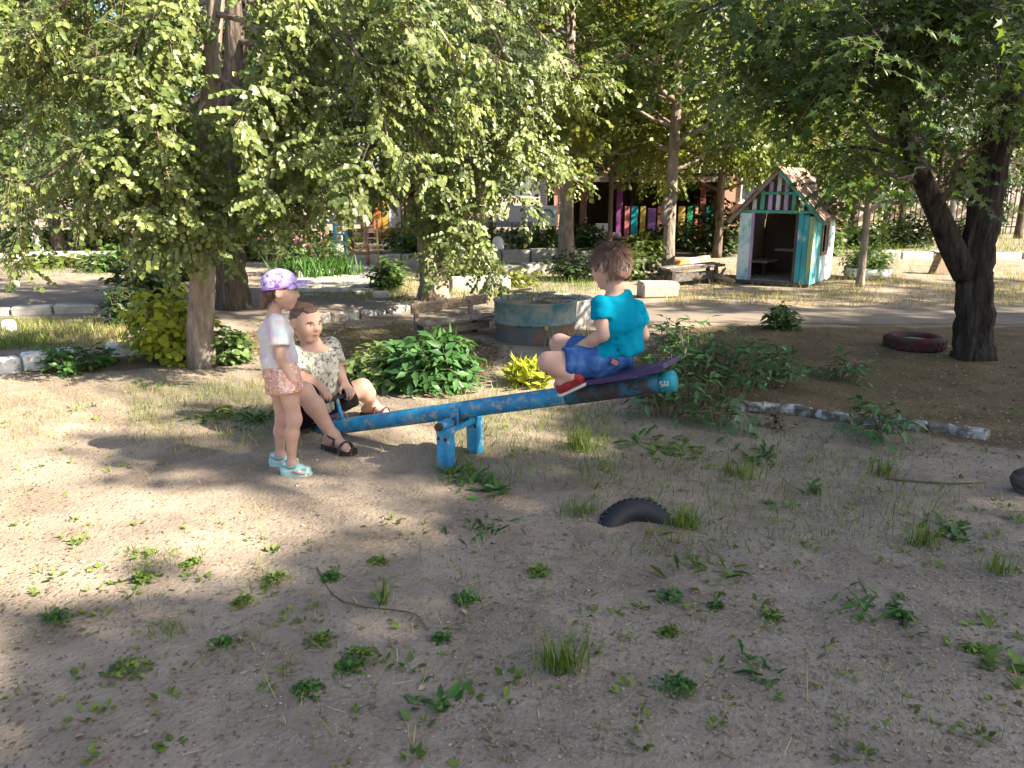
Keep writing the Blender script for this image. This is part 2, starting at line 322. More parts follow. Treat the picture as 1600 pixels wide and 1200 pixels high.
def sprays(LV, TW, limb, rng, start=.15, gap=.09, tl=(.25, .5), droop=.8, lgap=.045, ls=(.06, .1), spread=1.0, hang=.6, r=.004, tint=(0, 1), up=.5, centre=None, keep=None, face=None, fine=True):
    """leafy twigs along a limb"""
    P, L = resample(limb, .02); n = len(P); i = int(start*n)
    if n < 3: return
    while i < n:
        t = U(P[min(i+3, n-1)]-P[max(i-3, 0)]); rv = rng.normal(size=3); rv -= t*np.dot(rv, t); rv = U(rv)
        frac = i/n; ln = rng.uniform(*tl)*(1.1-.5*frac)
        d = U(t*.55+rv*spread+np.array([0, 0, .15])); q = [P[i]]; m = 6; st = ln/m
        for k in range(m):
            d = U(d+np.array([0, 0, -droop*.22])+rng.normal(size=3)*.08); q.append(q[-1]+d*st)
        q = np.array(q)
        i += max(1, int(rng.uniform(.6, 1.4)*gap/.02))
        if keep is not None and not keep(q[3]): continue
        TW.append((q if fine else q[::3], r, r*.4))
        M = max(3, int(ln/lgap)); f = np.linspace(.12, 1, M)*m; k = np.minimum(f.astype(int), m-1); w = (f-k)[:, None]
        p = q[k]*(1-w)+q[k+1]*w; td = q[k+1]-q[k]; td /= np.linalg.norm(td, axis=1)[:, None]
        side = np.cross(td, [0, 0, 1.]); side /= np.linalg.norm(side, axis=1)[:, None]+1e-6; sg = np.where(np.arange(M) % 2, 1, -1)[:, None]
        a = td*.5+side*sg*.75+np.array([0, 0, -hang])+rng.normal(size=(M, 3))*.28
        out = np.zeros(3) if centre is None else U((p.mean(0)-centre)*np.array([1, 1, .3]))
        nr = np.array([0, 0, up])+out*.7+rng.normal(size=(M, 3))*.33
        if face is not None: nr = nr+np.asarray(face)*.5
        LV.add(p+side*sg*.012, a, nr, rng.uniform(ls[0], ls[1], M), rng.uniform(tint[0], tint[1])*.55+rng.random(M)*.45)
def limb_curve(a, b, sag, rng, n=7, wob=.06):
    t = np.linspace(0, 1, n)[:, None]; a, b = np.asarray(a, float), np.asarray(b, float); L = np.linalg.norm(b-a)
    P = a*(1-t)+b*t+np.array([0, 0, 1.])*(sag*L*4*t*(1-t)); P[1:-1] += rng.normal(size=(n-2, 3))*wob*L*.5
    return catmull(P, 3)
def flare(P, r0, r1, n, base_flare=.16):
    z = np.linspace(0, 1, n); return r1+(r0-r1)*(1-z)**.8+r0*base_flare*np.exp(-z*n*.55)
def make_tree(base, trunk_pts, r0, r1, label, seed, limbs=(), auto=0, z0=2.0, z1=6.0, reach=2.4, subs=5, bark='bark', leaf='leaf_mid', shape='diamond', name='tree', group=None,
              sides=14, tw=None, cat='tree', limb_r=.045, wide=1.0, down=0.0, ridge=.16, keep=None, az=None, rise=.25, spr=1.0):
    """trunk with real limbs, twigs on the limbs and leaves on the twigs"""
    rng = np.random.default_rng(seed); base = np.asarray(base, float)
    root = empty(name, base, label, cat, group)
    T = catmull(trunk_pts, 5); T = T+np.concatenate([np.zeros((1, 3)), rng.normal(size=(len(T)-1, 3))*r0*.035]); R = flare(T, r0, r1, len(T))
    T[0, 2] -= .06
    MB().tube(T, R, sides, True, ridge, seed).build('trunk', bark, root, True, base)
    LV = Leaves(seed+1); TW = []; tw = dict(tw or {}); allL = []
    for lp, lr in limbs: allL.append((catmull(lp, 5), lr))
    zs = T[:, 2]
    for i in range(auto):
        z = z0+(z1-z0)*((i+rng.random())/auto); k = int(np.argmin(abs(zs-z))); s = T[k]
        an = (i*2.399+rng.uniform(-.4, .4)) if az is None else rng.uniform(*az); rr = reach*rng.uniform(.65, 1.1)*(1-.35*(z-z0)/(z1-z0+.01))
        e = s+np.array([cos(an)*rr, sin(an)*rr, rr*(rise+rng.uniform(-.2, .2))-down*rr]); allL.append((limb_curve(s, e, .08, rng), limb_r*rng.uniform(.7, 1.2)))
    cen = T[len(T)*2//3]
    for P, lr in allL:
        MB().tube(P, np.linspace(lr, lr*.22, len(P)), 7, True).build('limb', bark, root, True, base)
        L = np.linalg.norm(np.diff(P, axis=0), axis=1).sum()
        sprays(LV, TW, P, rng, start=.35, centre=cen, keep=keep, **tw)
        for j in range(subs):
            f = .25+.72*(j+rng.random())/subs; k = min(int(f*len(P)), len(P)-2); t = U(P[k+1]-P[k]); rv = rng.normal(size=3)*np.array([1, 1, .55]); rv = U(rv-t*np.dot(rv, t))
            ln = L*rng.uniform(.25, .5)*(1.15-.6*f); e = P[k]+(t*.6+rv*.9*spr)*ln+np.array([0, 0, -.25*tw.get('droop', .8)*ln])
            q = limb_curve(P[k], e, .06, rng, 5); TW.append((q, lr*.35, .004)); sprays(LV, TW, q, rng, start=.12, centre=cen, keep=keep, **tw)
    if TW: thin_tubes(TW, 'twigs', 'twig', root, base)['kind'] = 'stuff'
    if LV.p: LV.build('crown', leaf, root, shape, base, True, wide)
    return root
def make_shrub(base, label, seed, rad=.5, h=.6, stems=14, leaf='leaf_bush', shape='oval', ls=(.06, .1), tl=(.15, .3), gap=.05, lgap=.035, name='shrub', cat='shrub', group=None, droop=.6, spread=.9, hang=.2, flat=1.0,
               flowers=None, up=.8, ry=None, tint=(0, 1), wide=1.0, start=.12, openness=.5):
    rng = np.random.default_rng(seed); base = np.asarray(base, float); root = empty(name, base, label, cat, group); LV = Leaves(seed); TW = []; ends = []
    for i in range(stems):
        an = i*2.399+rng.uniform(-.3, .3); f = math.sqrt((i+.5)/stems)
        s = base+np.array([cos(an)*rad*f*.35, sin(an)*(ry or rad)*f*.35, -.02]); hh = h*rng.uniform(.7, 1.05)*(1-.42*f*f)
        e = base+np.array([cos(an)*rad*f*rng.uniform(.85, 1.05), sin(an)*(ry or rad)*f*rng.uniform(.85, 1.05), hh*flat])
        q = limb_curve(s, e, .12, rng, 5, .05); TW.append((q, .006, .003)); ends.append(q[-1])
        sprays(LV, TW, q, rng, start=start, gap=gap, tl=tl, droop=droop, lgap=lgap, ls=ls, spread=spread, hang=hang, up=up, centre=base, r=.0025, tint=tint)
    thin_tubes(TW, 'stems', 'twig', root, base)['kind'] = 'stuff'
    LV.build('foliage', leaf, root, shape, base, True, wide)
    if flowers:
        nf, fm, fs = flowers
        for i in range(nf):
            c = ends[rng.integers(len(ends))]+rng.normal(size=3)*np.array([rad*.25, rad*.25, h*.10])+np.array([0, 0, .03]); K = 16
            d = rng.normal(size=(K, 3)); d[:, 2] = abs(d[:, 2]); FL = Leaves(seed+i); FL.add(np.tile(c, (K, 1)), d, np.cross(d, rng.normal(size=(K, 3))), rng.uniform(.6, 1, K)*fs)
            FL.build('flower', fm, root, 'oval', base, False, 1.7)
    return root

# ------------------------------------------------------------------ the ground
def axis_steps(lo, hi, c0, c1, fine, grow):
    a = list(np.arange(c0, c1, fine)); s = fine; x = c1
    while x < hi: a.append(x); s *= grow; x += s
    a.append(hi); s = fine; x = c0; b = []
    while x > lo: s *= grow; x -= s; b.append(max(x, lo))
    return np.array(sorted(set(b))+a)
def ground_z(x, y):
    P = np.stack([x, y, np.zeros_like(x)], -1)
    near = np.clip(1-(np.hypot(x, y-4)-7)/5, 0, 1)
    return near*(.022*vnoise(P, .9, 1)+.010*vnoise(P, 3.1, 2)+.005*vnoise(P, 9.0, 3)+.0035*vnoise(P, 24.0, 4))-.012
gx = axis_steps(-200, 200, -6, 7, .075, 1.10); gy = axis_steps(-60, 320, .9, 9, .065, 1.07)
XX, YY = np.meshgrid(gx, gy, indexing='ij'); ZZ = ground_z(XX, YY); nX, nY = XX.shape
ii = (np.arange(nX-1)[:, None]*nY+np.arange(nY-1)[None, :]).ravel()
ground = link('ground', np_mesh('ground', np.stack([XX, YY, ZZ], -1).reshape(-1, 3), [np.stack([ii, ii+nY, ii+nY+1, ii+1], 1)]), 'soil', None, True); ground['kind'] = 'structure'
def in_poly(X, Y, poly):
    c = np.zeros(X.shape, bool); j = len(poly)-1
    for i in range(len(poly)):
        (xi, yi), (xj, yj) = poly[i][:2], poly[j][:2]; c ^= ((yi > Y) != (yj > Y)) & (X < (xj-xi)*(Y-yi)/(yj-yi+1e-12)+xi); j = i
    return c
_wx = XX+.18*vnoise(np.stack([XX, YY, 0*XX], -1), 1.7, 8); _wy = YY+.18*vnoise(np.stack([XX, YY, 0*XX], -1), 1.7, 9)
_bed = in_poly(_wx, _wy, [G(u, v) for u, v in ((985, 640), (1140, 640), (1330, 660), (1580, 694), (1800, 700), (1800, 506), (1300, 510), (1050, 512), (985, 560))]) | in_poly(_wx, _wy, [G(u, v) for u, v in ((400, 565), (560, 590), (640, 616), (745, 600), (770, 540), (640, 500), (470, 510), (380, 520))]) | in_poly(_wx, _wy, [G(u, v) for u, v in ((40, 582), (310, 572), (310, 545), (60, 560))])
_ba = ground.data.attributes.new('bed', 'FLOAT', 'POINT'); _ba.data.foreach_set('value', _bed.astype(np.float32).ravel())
def gz(x, y): return float(ground_z(np.array([x]), np.array([y]))[0])
def sheet(name, poly, mat, z, rough=.0):
    if rough:
        P_, _ = resample(np.array([(p[0], p[1], 0) for p in list(poly)+[poly[0]]]), .12); inn = np.abs(P_[:, 0]) < 12; P_[inn, 1] += rough*(vnoise(P_[inn], .8, 5)+.6*vnoise(P_[inn], 3.0, 6)); poly = P_
    n = len(poly); me = bpy.data.meshes.new(name); me.from_pydata([(p[0], p[1], z) for p in poly]+[(p[0], p[1], z-.12) for p in poly], [], [tuple(range(n))]+[(i, n+i, n+(i+1) % n, (i+1) % n) for i in range(n)]); me.update()
    o = link(name, me, mat); o['kind'] = 'structure'; return o
pp = lambda *uv: [G(u, v) for u, v in uv]
sheet('path', [(-30, 9.3), (-4.6, 9.3), (-3.2, 9.7), (.6, 9.15), (4, 8.95), (30, 8.6), (30, 9.6), (4, 9.75), (1.6, 10.1), (-1.0, 10.6), (-2.2, 11.5), (-4.5, 12.6), (-9, 13.9), (-30, 14.4)], 'asphalt', .004, .10)
# paved side path towards the climbing frame, laid in rows of concrete pavers
rng = np.random.default_rng(3)
pv = bpy.data.objects.new('side_path', None); C.objects.link(pv); pv['kind'] = 'structure'
for i in range(9):
    y = 11.9+i*.55; x = -2.95-.03*i
    MB().box((x+rng.normal()*.02, y, .012), (1.55, .42, .05), None, .01).build('paver', 'concrete', pv)

def kerb_line(name, a, b, n, w, h, mat, label, cat='kerb', jit=.01, bev=.02, gap=.012, warp=0.0, seed=1, lump=False):
    rng = np.random.default_rng(seed); a, b = np.asarray(a, float), np.asarray(b, float); d = (b-a)/n; root = empty(name, (a+b)/2, label, cat)
    for i in range(n):
        p, q = a+d*i+U(d)*gap, a+d*(i+1)-U(d)*gap; zz = rng.normal()*jit
        m = MB().bar(p+[0, 0, h/2-.03+zz], q+[0, 0, h/2-.03+zz+rng.normal()*jit], w*(1+rng.normal()*.05), h+.06, (rng.normal()*jit*2, rng.normal()*jit*2, 1), bev)
        if warp: m.warp(warp, 9, seed+i)
        m.build('kerb_stone', mat, root, False, (a+b)/2)
    return root
kerb_line('white_kerb', G(-60, 590), G(120, 566), 2, .15, .13, 'whitewash', 'whitewashed concrete kerb in front of grass strip at left edge', seed=2)
kerb_line('white_kerb', G(165, 556), G(300, 541), 2, .13, .10, 'whitewash', 'whitewashed kerb stones half hidden behind the yellow-green bush', seed=3)
kerb_line('low_kerb', G(-120, 497), G(150, 488), 4, .14, .10, 'concrete', 'low bare concrete kerb along near edge of grey path', seed=4)
kerb_line('white_kerb', G(-60, 408), G(330, 399), 6, .18, .17, 'whitewash', 'long whitewashed kerb along far side of grey path', seed=5)
kerb_line('bed_kerb', G(470, 505), G(642, 486), 4, .12, .07, 'old_whitewash', 'blotchy kerb running towards the plank bench', seed=6)
kerb_line('bed_kerb', G(462, 437), G(545, 429), 2, .2, .15, 'concrete', 'concrete kerb below the flowering rose bush', seed=7)
kerb_line('border_wall', G(548, 414), G(655, 414), 4, .25, .22, 'concrete', 'long pale concrete border behind the climbing frame', seed=8)
kerb_line('planter_edge', G(702, 452), G(796, 449), 1, .3, .20, 'concrete', 'pale concrete slab edging the grass behind the round tank', seed=9)
kerb_line('planter_edge', G(770, 428), G(862, 425), 2, .3, .17, 'concrete', 'concrete edging slabs below the white and blue bollard', seed=10)
kerb_line('path_border', G(690, 411), G(872, 408), 4, .3, .26, 'concrete', 'pale concrete border beside the white and blue bollard', seed=12)
kerb_line('path_border', G(890, 412), G(930, 412), 1, .3, .26, 'whitewash', 'short pale border left of the sitting boy\'s head', seed=14)
# broken whitewashed stones in a curved row, right foreground
cr = catmull([G(1140, 636), G(1230, 641), G(1330, 655), G(1430, 668), G(1500, 676), G(1572, 688)], 5); rs, _ = resample(cr, .115)
rb = empty('stone_edging', rs[len(rs)//2], 'curved row of broken whitewashed stones edging the shaded bed', 'edging'); rng = np.random.default_rng(8)
for i in range(len(rs)-1):
    a, b = rs[i], rs[i+1]; w = rng.uniform(.055, .085); d = U(b-a); ax = [U(np.cross((0, 0, 1), d)), d, np.array([0, 0, 1.])]
    hh = rng.uniform(.045, .075)+.02
    m = MB(); m.box((a+b)/2+[rng.normal()*.006, rng.normal()*.008, hh/2-.035], (w, .118*rng.uniform(.9, 1.3), hh), ax, .012); m.warp(.022, 18, i)
    m.build('stone', 'old_whitewash', rb, False, rs[len(rs)//2])
# ------------------------------------------------------------------ trees
LIN = dict(gap=.042, tl=(.2, .42), droop=.6, lgap=.019, ls=(.032, .060), hang=.6, spread=1.0, up=.55, face=(.5, -.6, .2))
def QQ(*a): return [Q(*p) for p in a]
b310 = G(316, 572); y = b310[1]
make_tree(b310, [b310, Q(312, 500, y), Q(318, 420, y), Q(322, 300, y), Q(328, 180, y), Q(334, 40, y), Q(345, -150, y+.1), Q(340, -420, y+.2)], .11, .05,
  'tall linden with lit trunk foot beside yellow-green bush, boughs sweeping far left', 11, name='linden_tree', bark='bark_pale', leaf='leaf_linden', shape='oval', wide=1.55, sides=18, tw=LIN, subs=8, limb_r=.03, limbs=[
  (QQ((332, 10, y), (290, 62, y-.15), (240, 112, y-.3), (200, 165, y-.45), (130, 230, y-.6), (70, 278, y-.7), (25, 300, y-.75)), .03),
  (QQ((330, 60, y), (270, 130, y-.25), (225, 210, y-.4), (190, 260, y-.5), (160, 300, y-.5)), .022),
  (QQ((333, 0, y), (230, 30, y), (140, 80, y+.2), (70, 150, y+.3), (20, 200, y+.3)), .025),
  (QQ((328, 150, y), (290, 200, y-.3), (255, 270, y-.45), (262, 330, y-.5), (285, 375, y-.45)), .018),
  (QQ((336, -60, y), (250, -50, y-.3), (150, -20, y-.4), (60, 30, y-.4), (-20, 90, y-.4)), .028),
  (QQ((334, 20, y), (390, 40, y-.3), (440, 110, y-.5), (470, 200, y-.6), (495, 270, y-.6), (505, 315, y-.6)), .026),
  (QQ((330, 120, y), (370, 140, y-.3), (400, 200, y-.5), (420, 260, y-.5), (440, 310, y-.5)), .02),
  (QQ((338, -40, y), (450, -10, y-.4), (540, 60, y-.6), (590, 150, y-.7), (610, 240, y-.7)), .028),
  (QQ((326, 230, y), (300, 262, y-.3), (288, 325, y-.45), (312, 392, y-.5)), .016),
  (QQ((338, -70, y), (300, -40, y-.35), (255, 0, y-.5), (215, 60, y-.6), (200, 110, y-.6)), .02),
  (QQ((340, -60, y), (385, -40, y-.35), (430, 20, y-.55), (455, 90, y-.6), (470, 140, y-.6)), .02),
  (QQ((334, 20, y), (300, 20, y+.3), (180, 40, y+.5), (100, 110, y+.5)), .02),
  (QQ((340, -90, y), (480, -80, y-.4), (600, -30, y-.5), (690, 50, y-.5), (720, 130, y-.5)), .028),
  ])
b365 = G(364, 482); y = b365[1]
LIN2 = dict(LIN, ls=(.042, .076), gap=.055, lgap=.028, tl=(.28, .62), fine=False)
make_tree(b365, [b365, Q(362, 420, y), Q(360, 330, y), Q(362, 180, y), Q(368, 20, y), Q(372, -250, y)], .20, .10, 'thick dark linden trunk standing behind the lit-footed linden', 21, name='linden_tree', bark='bark', leaf='leaf_linden_deep', shape='diamond', wide=1.1, tw=LIN2, sides=16, subs=7, limbs=[
  (QQ((362, 120, y), (300, 160, y-.3), (220, 240, y-.5), (150, 300, y-.5), (110, 330, y-.5)), .04),
  (QQ((362, 60, y), (440, 90, y-.4), (500, 180, y-.5), (540, 260, y-.5)), .04), (QQ((364, 150, y), (410, 220, y-.3), (440, 270, y-.5), (430, 320, y-.5)), .03),
  (QQ((362, 200, y), (330, 260, y-.5), (300, 320, y-.6), (350, 390, y-.7)), .03), (QQ((366, 0, y), (470, 20, y-.2), (560, 100, y), (640, 190, y)), .04),
  (QQ((366, 20, y), (250, 40, y), (130, 100, y), (20, 200, y)), .04), (QQ((370, -60, y), (520, -40, y), (680, 20, y), (760, 120, y)), .04)])
b680 = G(677, 468); y = b680[1]
make_tree(b680, [b680, Q(678, 430, y), Q(672, 370, y), Q(668, 250, y), Q(666, 100, y), Q(668, -150, y)], .20, .12, 'broad linden trunk half in sun behind the plank bench', 31, name='linden_tree', bark='bark_pale', leaf='leaf_linden', shape='oval', wide=1.5, tw=dict(LIN2, ls=(.042, .078)), sides=18, subs=7, limbs=[
  (QQ((668, 130, y), (720, 170, y-.6), (755, 250, y-1), (745, 330, y-1.1), (725, 385, y-1.1)), .04), (QQ((668, 60, y), (760, 90, y-.6), (820, 180, y-.8), (840, 270, y-.8)), .045),
  (QQ((668, 160, y), (620, 190, y-.5), (580, 240, y-.8), (560, 290, y-.8)), .035), (QQ((668, 200, y), (690, 240, y-.6), (700, 300, y-.9), (690, 345, y-1)), .03),
  (QQ((668, 30, y), (600, 60, y-.6), (540, 130, y-.8), (500, 210, y-.8)), .04), (QQ((668, 0, y), (770, 0, y-.5), (860, 70, y-.6), (900, 150, y-.6)), .045),
  (QQ((668, 90, y), (700, 110, y-1.0), (730, 180, y-1.3), (735, 260, y-1.3)), .03), (QQ((668, -30, y), (690, -40, y-1.2), (760, 30, y-1.6), (800, 110, y-1.7)), .04),
  (QQ((668, -30, y), (590, -40, y-1.0), (540, 10, y-1.3), (560, 90, y-1.4)), .04)])
FAR = dict(gap=.10, tl=(.4, .8), droop=.7, lgap=.055, ls=(.085, .15), hang=.3, spread=1, up=.5, r=.006, face=(.4, -.4, .2), fine=False)
# trees standing in the middle distance
def mid_tree(u, v, px_w, top, label, seed, leaf='leaf_mid', bark='bark_pale', lean=0, auto=14, z0=2.6, z1=6.5, reach=2.6, tw=None, shape='diamond', name='tree', **k):
    b = G(u, v); d = b[1]*CP+CAM_H*SP; r = px_w/2*d/FPX; H = top
    P = [b, b+[lean*.1, 0, H*.12], b+[lean*.25, 0, H*.33], b+[lean*.6, 0, H*.65], b+[lean, 0, H]]
    return make_tree(b, P, r, r*.45, label, seed, auto=auto, z0=z0, z1=z1, reach=reach, bark=bark, leaf=leaf, shape=shape, tw=dict(FAR, **(tw or {})), name=name, **k)
mid_tree(884, 416, 25, 8.5, 'straight sunlit trunk rising behind the round tank', 41, leaf='leaf_yellowish', auto=24, z0=1.9, z1=5.5, reach=3.0)
mid_tree(1043, 428, 20, 8.0, 'slender knotted trunk behind the sitting boy', 42, leaf='leaf_mid', auto=24, z0=1.9, z1=5.5, reach=2.8)
b1 = G(1043, 428); kn = MB(); kn.ball(Q(1041, 330, b1[1]-.10)+[0, 0, 0], (.115, .07, .30), 12); kn.warp(.03, 6, 3); tr = [o for o in bpy.data.objects if o.get('label') == 'slender knotted trunk behind the sitting boy'][0]
kn.build('knot', 'bark_pale', tr, True, b1)
mid_tree(62, 398, 13, 8, 'pale birch-like trunk at far left behind the long white kerb', 43, leaf='leaf_mid', bark='bark_birch', lean=-.3, auto=15, z0=1.7, name='birch_tree')
mid_tree(92, 396, 18, 8, 'brown trunk just right of the pale birch-like trunk', 44, leaf='leaf_linden_deep', bark='bark', auto=16, z0=1.6)
mid_tree(2, 396, 10, 8, 'thin trunk cut by the left edge of the view', 45, leaf='leaf_yellowish', bark='bark', auto=9, z0=2.2)
mid_tree(426, 398, 20, 8.5, 'brown trunk above the flowering rose bush', 46, leaf='leaf_linden_deep', bark='bark_pale', auto=16, z0=2.0)
mid_tree(531, 404, 14, 8, 'pale slim trunk behind the blue climbing-frame posts', 47, leaf='leaf_yellowish', bark='bark_birch', auto=11, z0=2.8)
mid_tree(549, 392, 9, 8, 'thin shaded trunk right of the pale slim trunk', 48, leaf='leaf_linden_deep', bark='bark', auto=9, z0=3.0)
mid_tree(231, 390, 14, 9, 'distant trunk above the pink flower at the far kerb', 49, leaf='leaf_dark', bark='bark', auto=18, z0=1.7, z1=7.5, reach=3.2)
# big forked maple at the right
bR = G(1521, 558); y = bR[1]
MAP = dict(gap=.07, tl=(.3, .6), droop=.35, lgap=.040, ls=(.048, .09), hang=.2, spread=1.0, up=.7, r=.004, face=(.8, -.6, .3))
mt = make_tree(bR, [bR, Q(1522, 520, y), Q(1524, 470, y), Q(1522, 420, y), Q(1535, 350, y), Q(1550, 270, y), Q(1572, 160, y), Q(1600, 60, y), Q(1640, -120, y), Q(1650, -330, y)], .165, .085, 'big forked dark trunk beside the red tyre planter', 51, name='maple_tree', bark='bark_dark', leaf='leaf_maple', shape='maple', sides=44, ridge=.19, tw=MAP, subs=7, limb_r=.04, limbs=[
  (QQ((1512, 430, y), (1488, 385, y-.02), (1462, 325, y), (1432, 255, y), (1408, 180, y+.1), (1398, 90, y+.1), (1380, 0, y+.2), (1360, -120, y+.3)), .125),
  (QQ((1405, 150, y), (1350, 140, y-.3), (1270, 150, y-.5), (1190, 170, y-.6)), .03), (QQ((1405, 130, y), (1330, 70, y-.2), (1240, 40, y-.4), (1130, 60, y-.4)), .035),
  (QQ((1400, 60, y), (1450, 20, y-.7), (1480, 40, y-1.0), (1470, 90, y-1.1)), .025), (QQ((1580, 130, y), (1520, 70, y-.6), (1450, 60, y-.8), (1380, 90, y-.9)), .028),
  (QQ((1380, 0, y), (1300, -30, y-.5), (1200, -20, y-.8), (1090, 20, y-.9)), .035), (QQ((1590, 80, y), (1520, 40, y-.8), (1430, 30, y-1.2), (1330, 60, y-1.3)), .03),
  (QQ((1580, 140, y), (1620, 100, y-.5), (1650, 130, y-.7), (1660, 180, y-.8)), .025), (QQ((1610, 40, y), (1600, 0, y-.9), (1560, 0, y-1.2), (1500, 30, y-1.4)), .03),
  (QQ((1440, 270, y), (1390, 240, y+.5), (1330, 230, y+.9), (1270, 240, y+1.2)), .028), (QQ((1400, 110, y), (1320, 110, y+.8), (1230, 120, y+1.2), (1150, 150, y+1.4)), .03)])
# one dead crooked twig hanging below the fork
thin_tubes([(catmull(QQ((1465, 262, y-.2), (1432, 262, y-.4), (1428, 272, y-.5), (1402, 279, y-.6)), 4), .012, .006), (catmull(QQ((1428, 272, y-.5), (1418, 284, y-.55), (1408, 282, y-.6)), 4), .010, .004)], 'bare_branch', 'bark_pale', mt, bR, 6)
mid_tree(1343, 447, 12, 2.7, 'young maple with thin trunk beside the playhouse', 52, leaf='leaf_bush', bark='bark_pale', auto=9, z0=1.1, z1=2.4, reach=.95, subs=3, name='maple_tree', shape='maple', tw=dict(ls=(.11, .19), gap=.16, lgap=.085, droop=.5))
mid_tree(1482, 372, 9, 7, 'pale trunk seen through the fork of the big maple', 53, leaf='leaf_yellowish', bark='bark_birch', auto=12, z0=1.6, z1=6, reach=2.4)
mid_tree(1405, 372, 9, 8, 'thin dark trunk right of the young maple', 54, leaf='leaf_dark', bark='bark', auto=14, z0=1.8, z1=7, reach=3)
mid_tree(1120, 402, 13, 8, 'dark tree rising behind the left wall of the playhouse', 55, leaf='leaf_mid', bark='bark', auto=24, z0=1.3, z1=6, reach=2.7)
mid_tree(1235, 392, 13, 9, 'dense tree directly behind the playhouse roof', 56, leaf='leaf_maple', bark='bark', auto=26, z0=1.4, z1=6.5, reach=3.2)
mid_tree(770, 384, 12, 9, 'leafy tree behind the white and blue bollard', 57, leaf='leaf_mid', bark='bark', auto=22, z0=2.4, z1=7, reach=3.2)
mid_tree(330, 378, 12, 10, 'dense far tree behind the two lindens', 58, leaf='leaf_dark', bark='bark', auto=26, z0=1.4, z1=9, reach=4)
mid_tree(160, 378, 12, 10, 'far tree between birch-like trunk and lindens', 59, leaf='leaf_linden_deep', bark='bark', auto=24, z0=1.4, z1=9, reach=4)
mid_tree(620, 376, 12, 10, 'far tree above the yellow veranda', 60, leaf='leaf_mid', bark='bark', auto=22, z0=3.2, z1=7.5, reach=3.6)
mid_tree(1330, 372, 12, 10, 'far dark tree above the iron railing', 61, leaf='leaf_dark', bark='bark', auto=26, z0=2.0, z1=8, reach=4)
mid_tree(1590, 372, 12, 10, 'far tree behind the metal ladder', 62, leaf='leaf_maple', bark='bark', auto=24, z0=2.4, z1=8, reach=4)
mid_tree(985, 376, 12, 10, 'far tree rising over the coloured veranda', 63, leaf='leaf_yellowish', bark='bark', auto=26, z0=2.3, z1=7.0, reach=3.4)
mid_tree(860, 372, 12, 10, 'far tree left of the coloured veranda, before the brick wall', 65, leaf='leaf_mid', bark='bark', auto=26, z0=2.0, z1=7.5, reach=3.6)
mid_tree(1075, 372, 12, 10, 'far tree right of the coloured veranda, before the brick wall', 66, leaf='leaf_mid', bark='bark', auto=26, z0=1.8, z1=7.5, reach=3.6)
mid_tree(1180, 372, 12, 10, 'far tree rising left of the playhouse gable', 67, leaf='leaf_mid', bark='bark', auto=24, z0=2.0, z1=8, reach=3.6)
mid_tree(952, 402, 8, 6, 'thin tree between the two sunlit trunks, screening the brick wall', 68, leaf='leaf_yellowish', bark='bark', auto=20, z0=2.0, z1=4.8, reach=2.5)
mid_tree(1455, 384, 8, 7, 'dark leafy tree behind the fork, screening the iron railing', 69, leaf='leaf_dark', bark='bark', auto=20, z0=1.1, z1=5, reach=2.6)
mid_tree(-60, 390, 14, 9, 'leafy tree whose crown enters from the left edge', 64, leaf='leaf_yellowish', bark='bark', auto=16, z0=2.0, z1=8, reach=3.6)
# far-off wood behind everything, reading as one mass
LV = Leaves(70); rg = np.random.default_rng(70)
for i in range(650):
    x = rg.uniform(-46, 50); yy = rg.uniform(40, 50); z = rg.uniform(.3, 13)*rg.uniform(.6, 1)
    if -4 < x < 14 and rg.random() < .8: continue
    c = np.array([x, yy, z]); n = 55; p = c+rg.normal(size=(n, 3))*np.array([.9, .7, .6])
    LV.add(p, rg.normal(size=(n, 3)), rg.normal(size=(n, 3))+[.3, -.5, .5], rg.uniform(.22, .42, n), rg.uniform(0, .5)+rg.random(n)*.5)
tw_ = LV.build('far_woods', 'leaf_mid', None, 'diamond', (0, 0, 0)); tag(tw_, 'green mass of woods beyond the grounds', 'woods', kind='stuff')

# trees standing out of view to the right, whose crowns shade the near ground
poly = np.array([G(u, v)[:2] for u, v in [(-40, 1090), (90, 1055), (150, 995), (250, 948), (400, 908), (560, 874), (660, 850), (780, 806), (835, 766), (868, 712), (930, 668), (985, 628), (1010, 590), (1060, 560), (1090, 524), (1190, 512), (1280, 494), (1400, 480), (1510, 470), (1620, 462)]]+[[9, 8.2], [9, -.5], [-1.6, -.5]])
def inside(p, poly):
    x, y = p; c = False; j = len(poly)-1
    for i in range(len(poly)):
        if (poly[i][1] > y) != (poly[j][1] > y) and x < (poly[j][0]-poly[i][0])*(y-poly[i][1])/(poly[j][1]-poly[i][1])+poly[i][0]: c = not c
        j = i
    return c
rg = np.random.default_rng(80); KS = 1/math.tan(SUN_EL); cl = []
while len(cl) < 2100:
    g = np.array([rg.uniform(-3.5, 9), rg.uniform(-.5, 9.6)])
    if not inside(g, poly): continue
    h = rg.uniform(8.5, 13); cl.append(np.array([g[0]+SUN_H[0]*h*KS, g[1]+SUN_H[1]*h*KS, h]))
for _ in range(85):                       # broken shade over the beds and the tank
    g = G(rg.uniform(500, 1010), rg.uniform(492, 562)); h = rg.uniform(8.5, 13); cl.append(np.array([g[0]+SUN_H[0]*h*KS, g[1]+SUN_H[1]*h*KS, h]))
for (u0, u1, v0, v1, n) in ((1040, 1620, 432, 486, 120), (-60, 450, 425, 500, 90)):     # flecks over the yard by the playhouse and over the path
    for _ in range(n):
        g = G(rg.uniform(u0, u1), rg.uniform(v0, v1)); h = rg.uniform(8.5, 13); cl.append(np.array([g[0]+SUN_H[0]*h*KS, g[1]+SUN_H[1]*h*KS, h]))
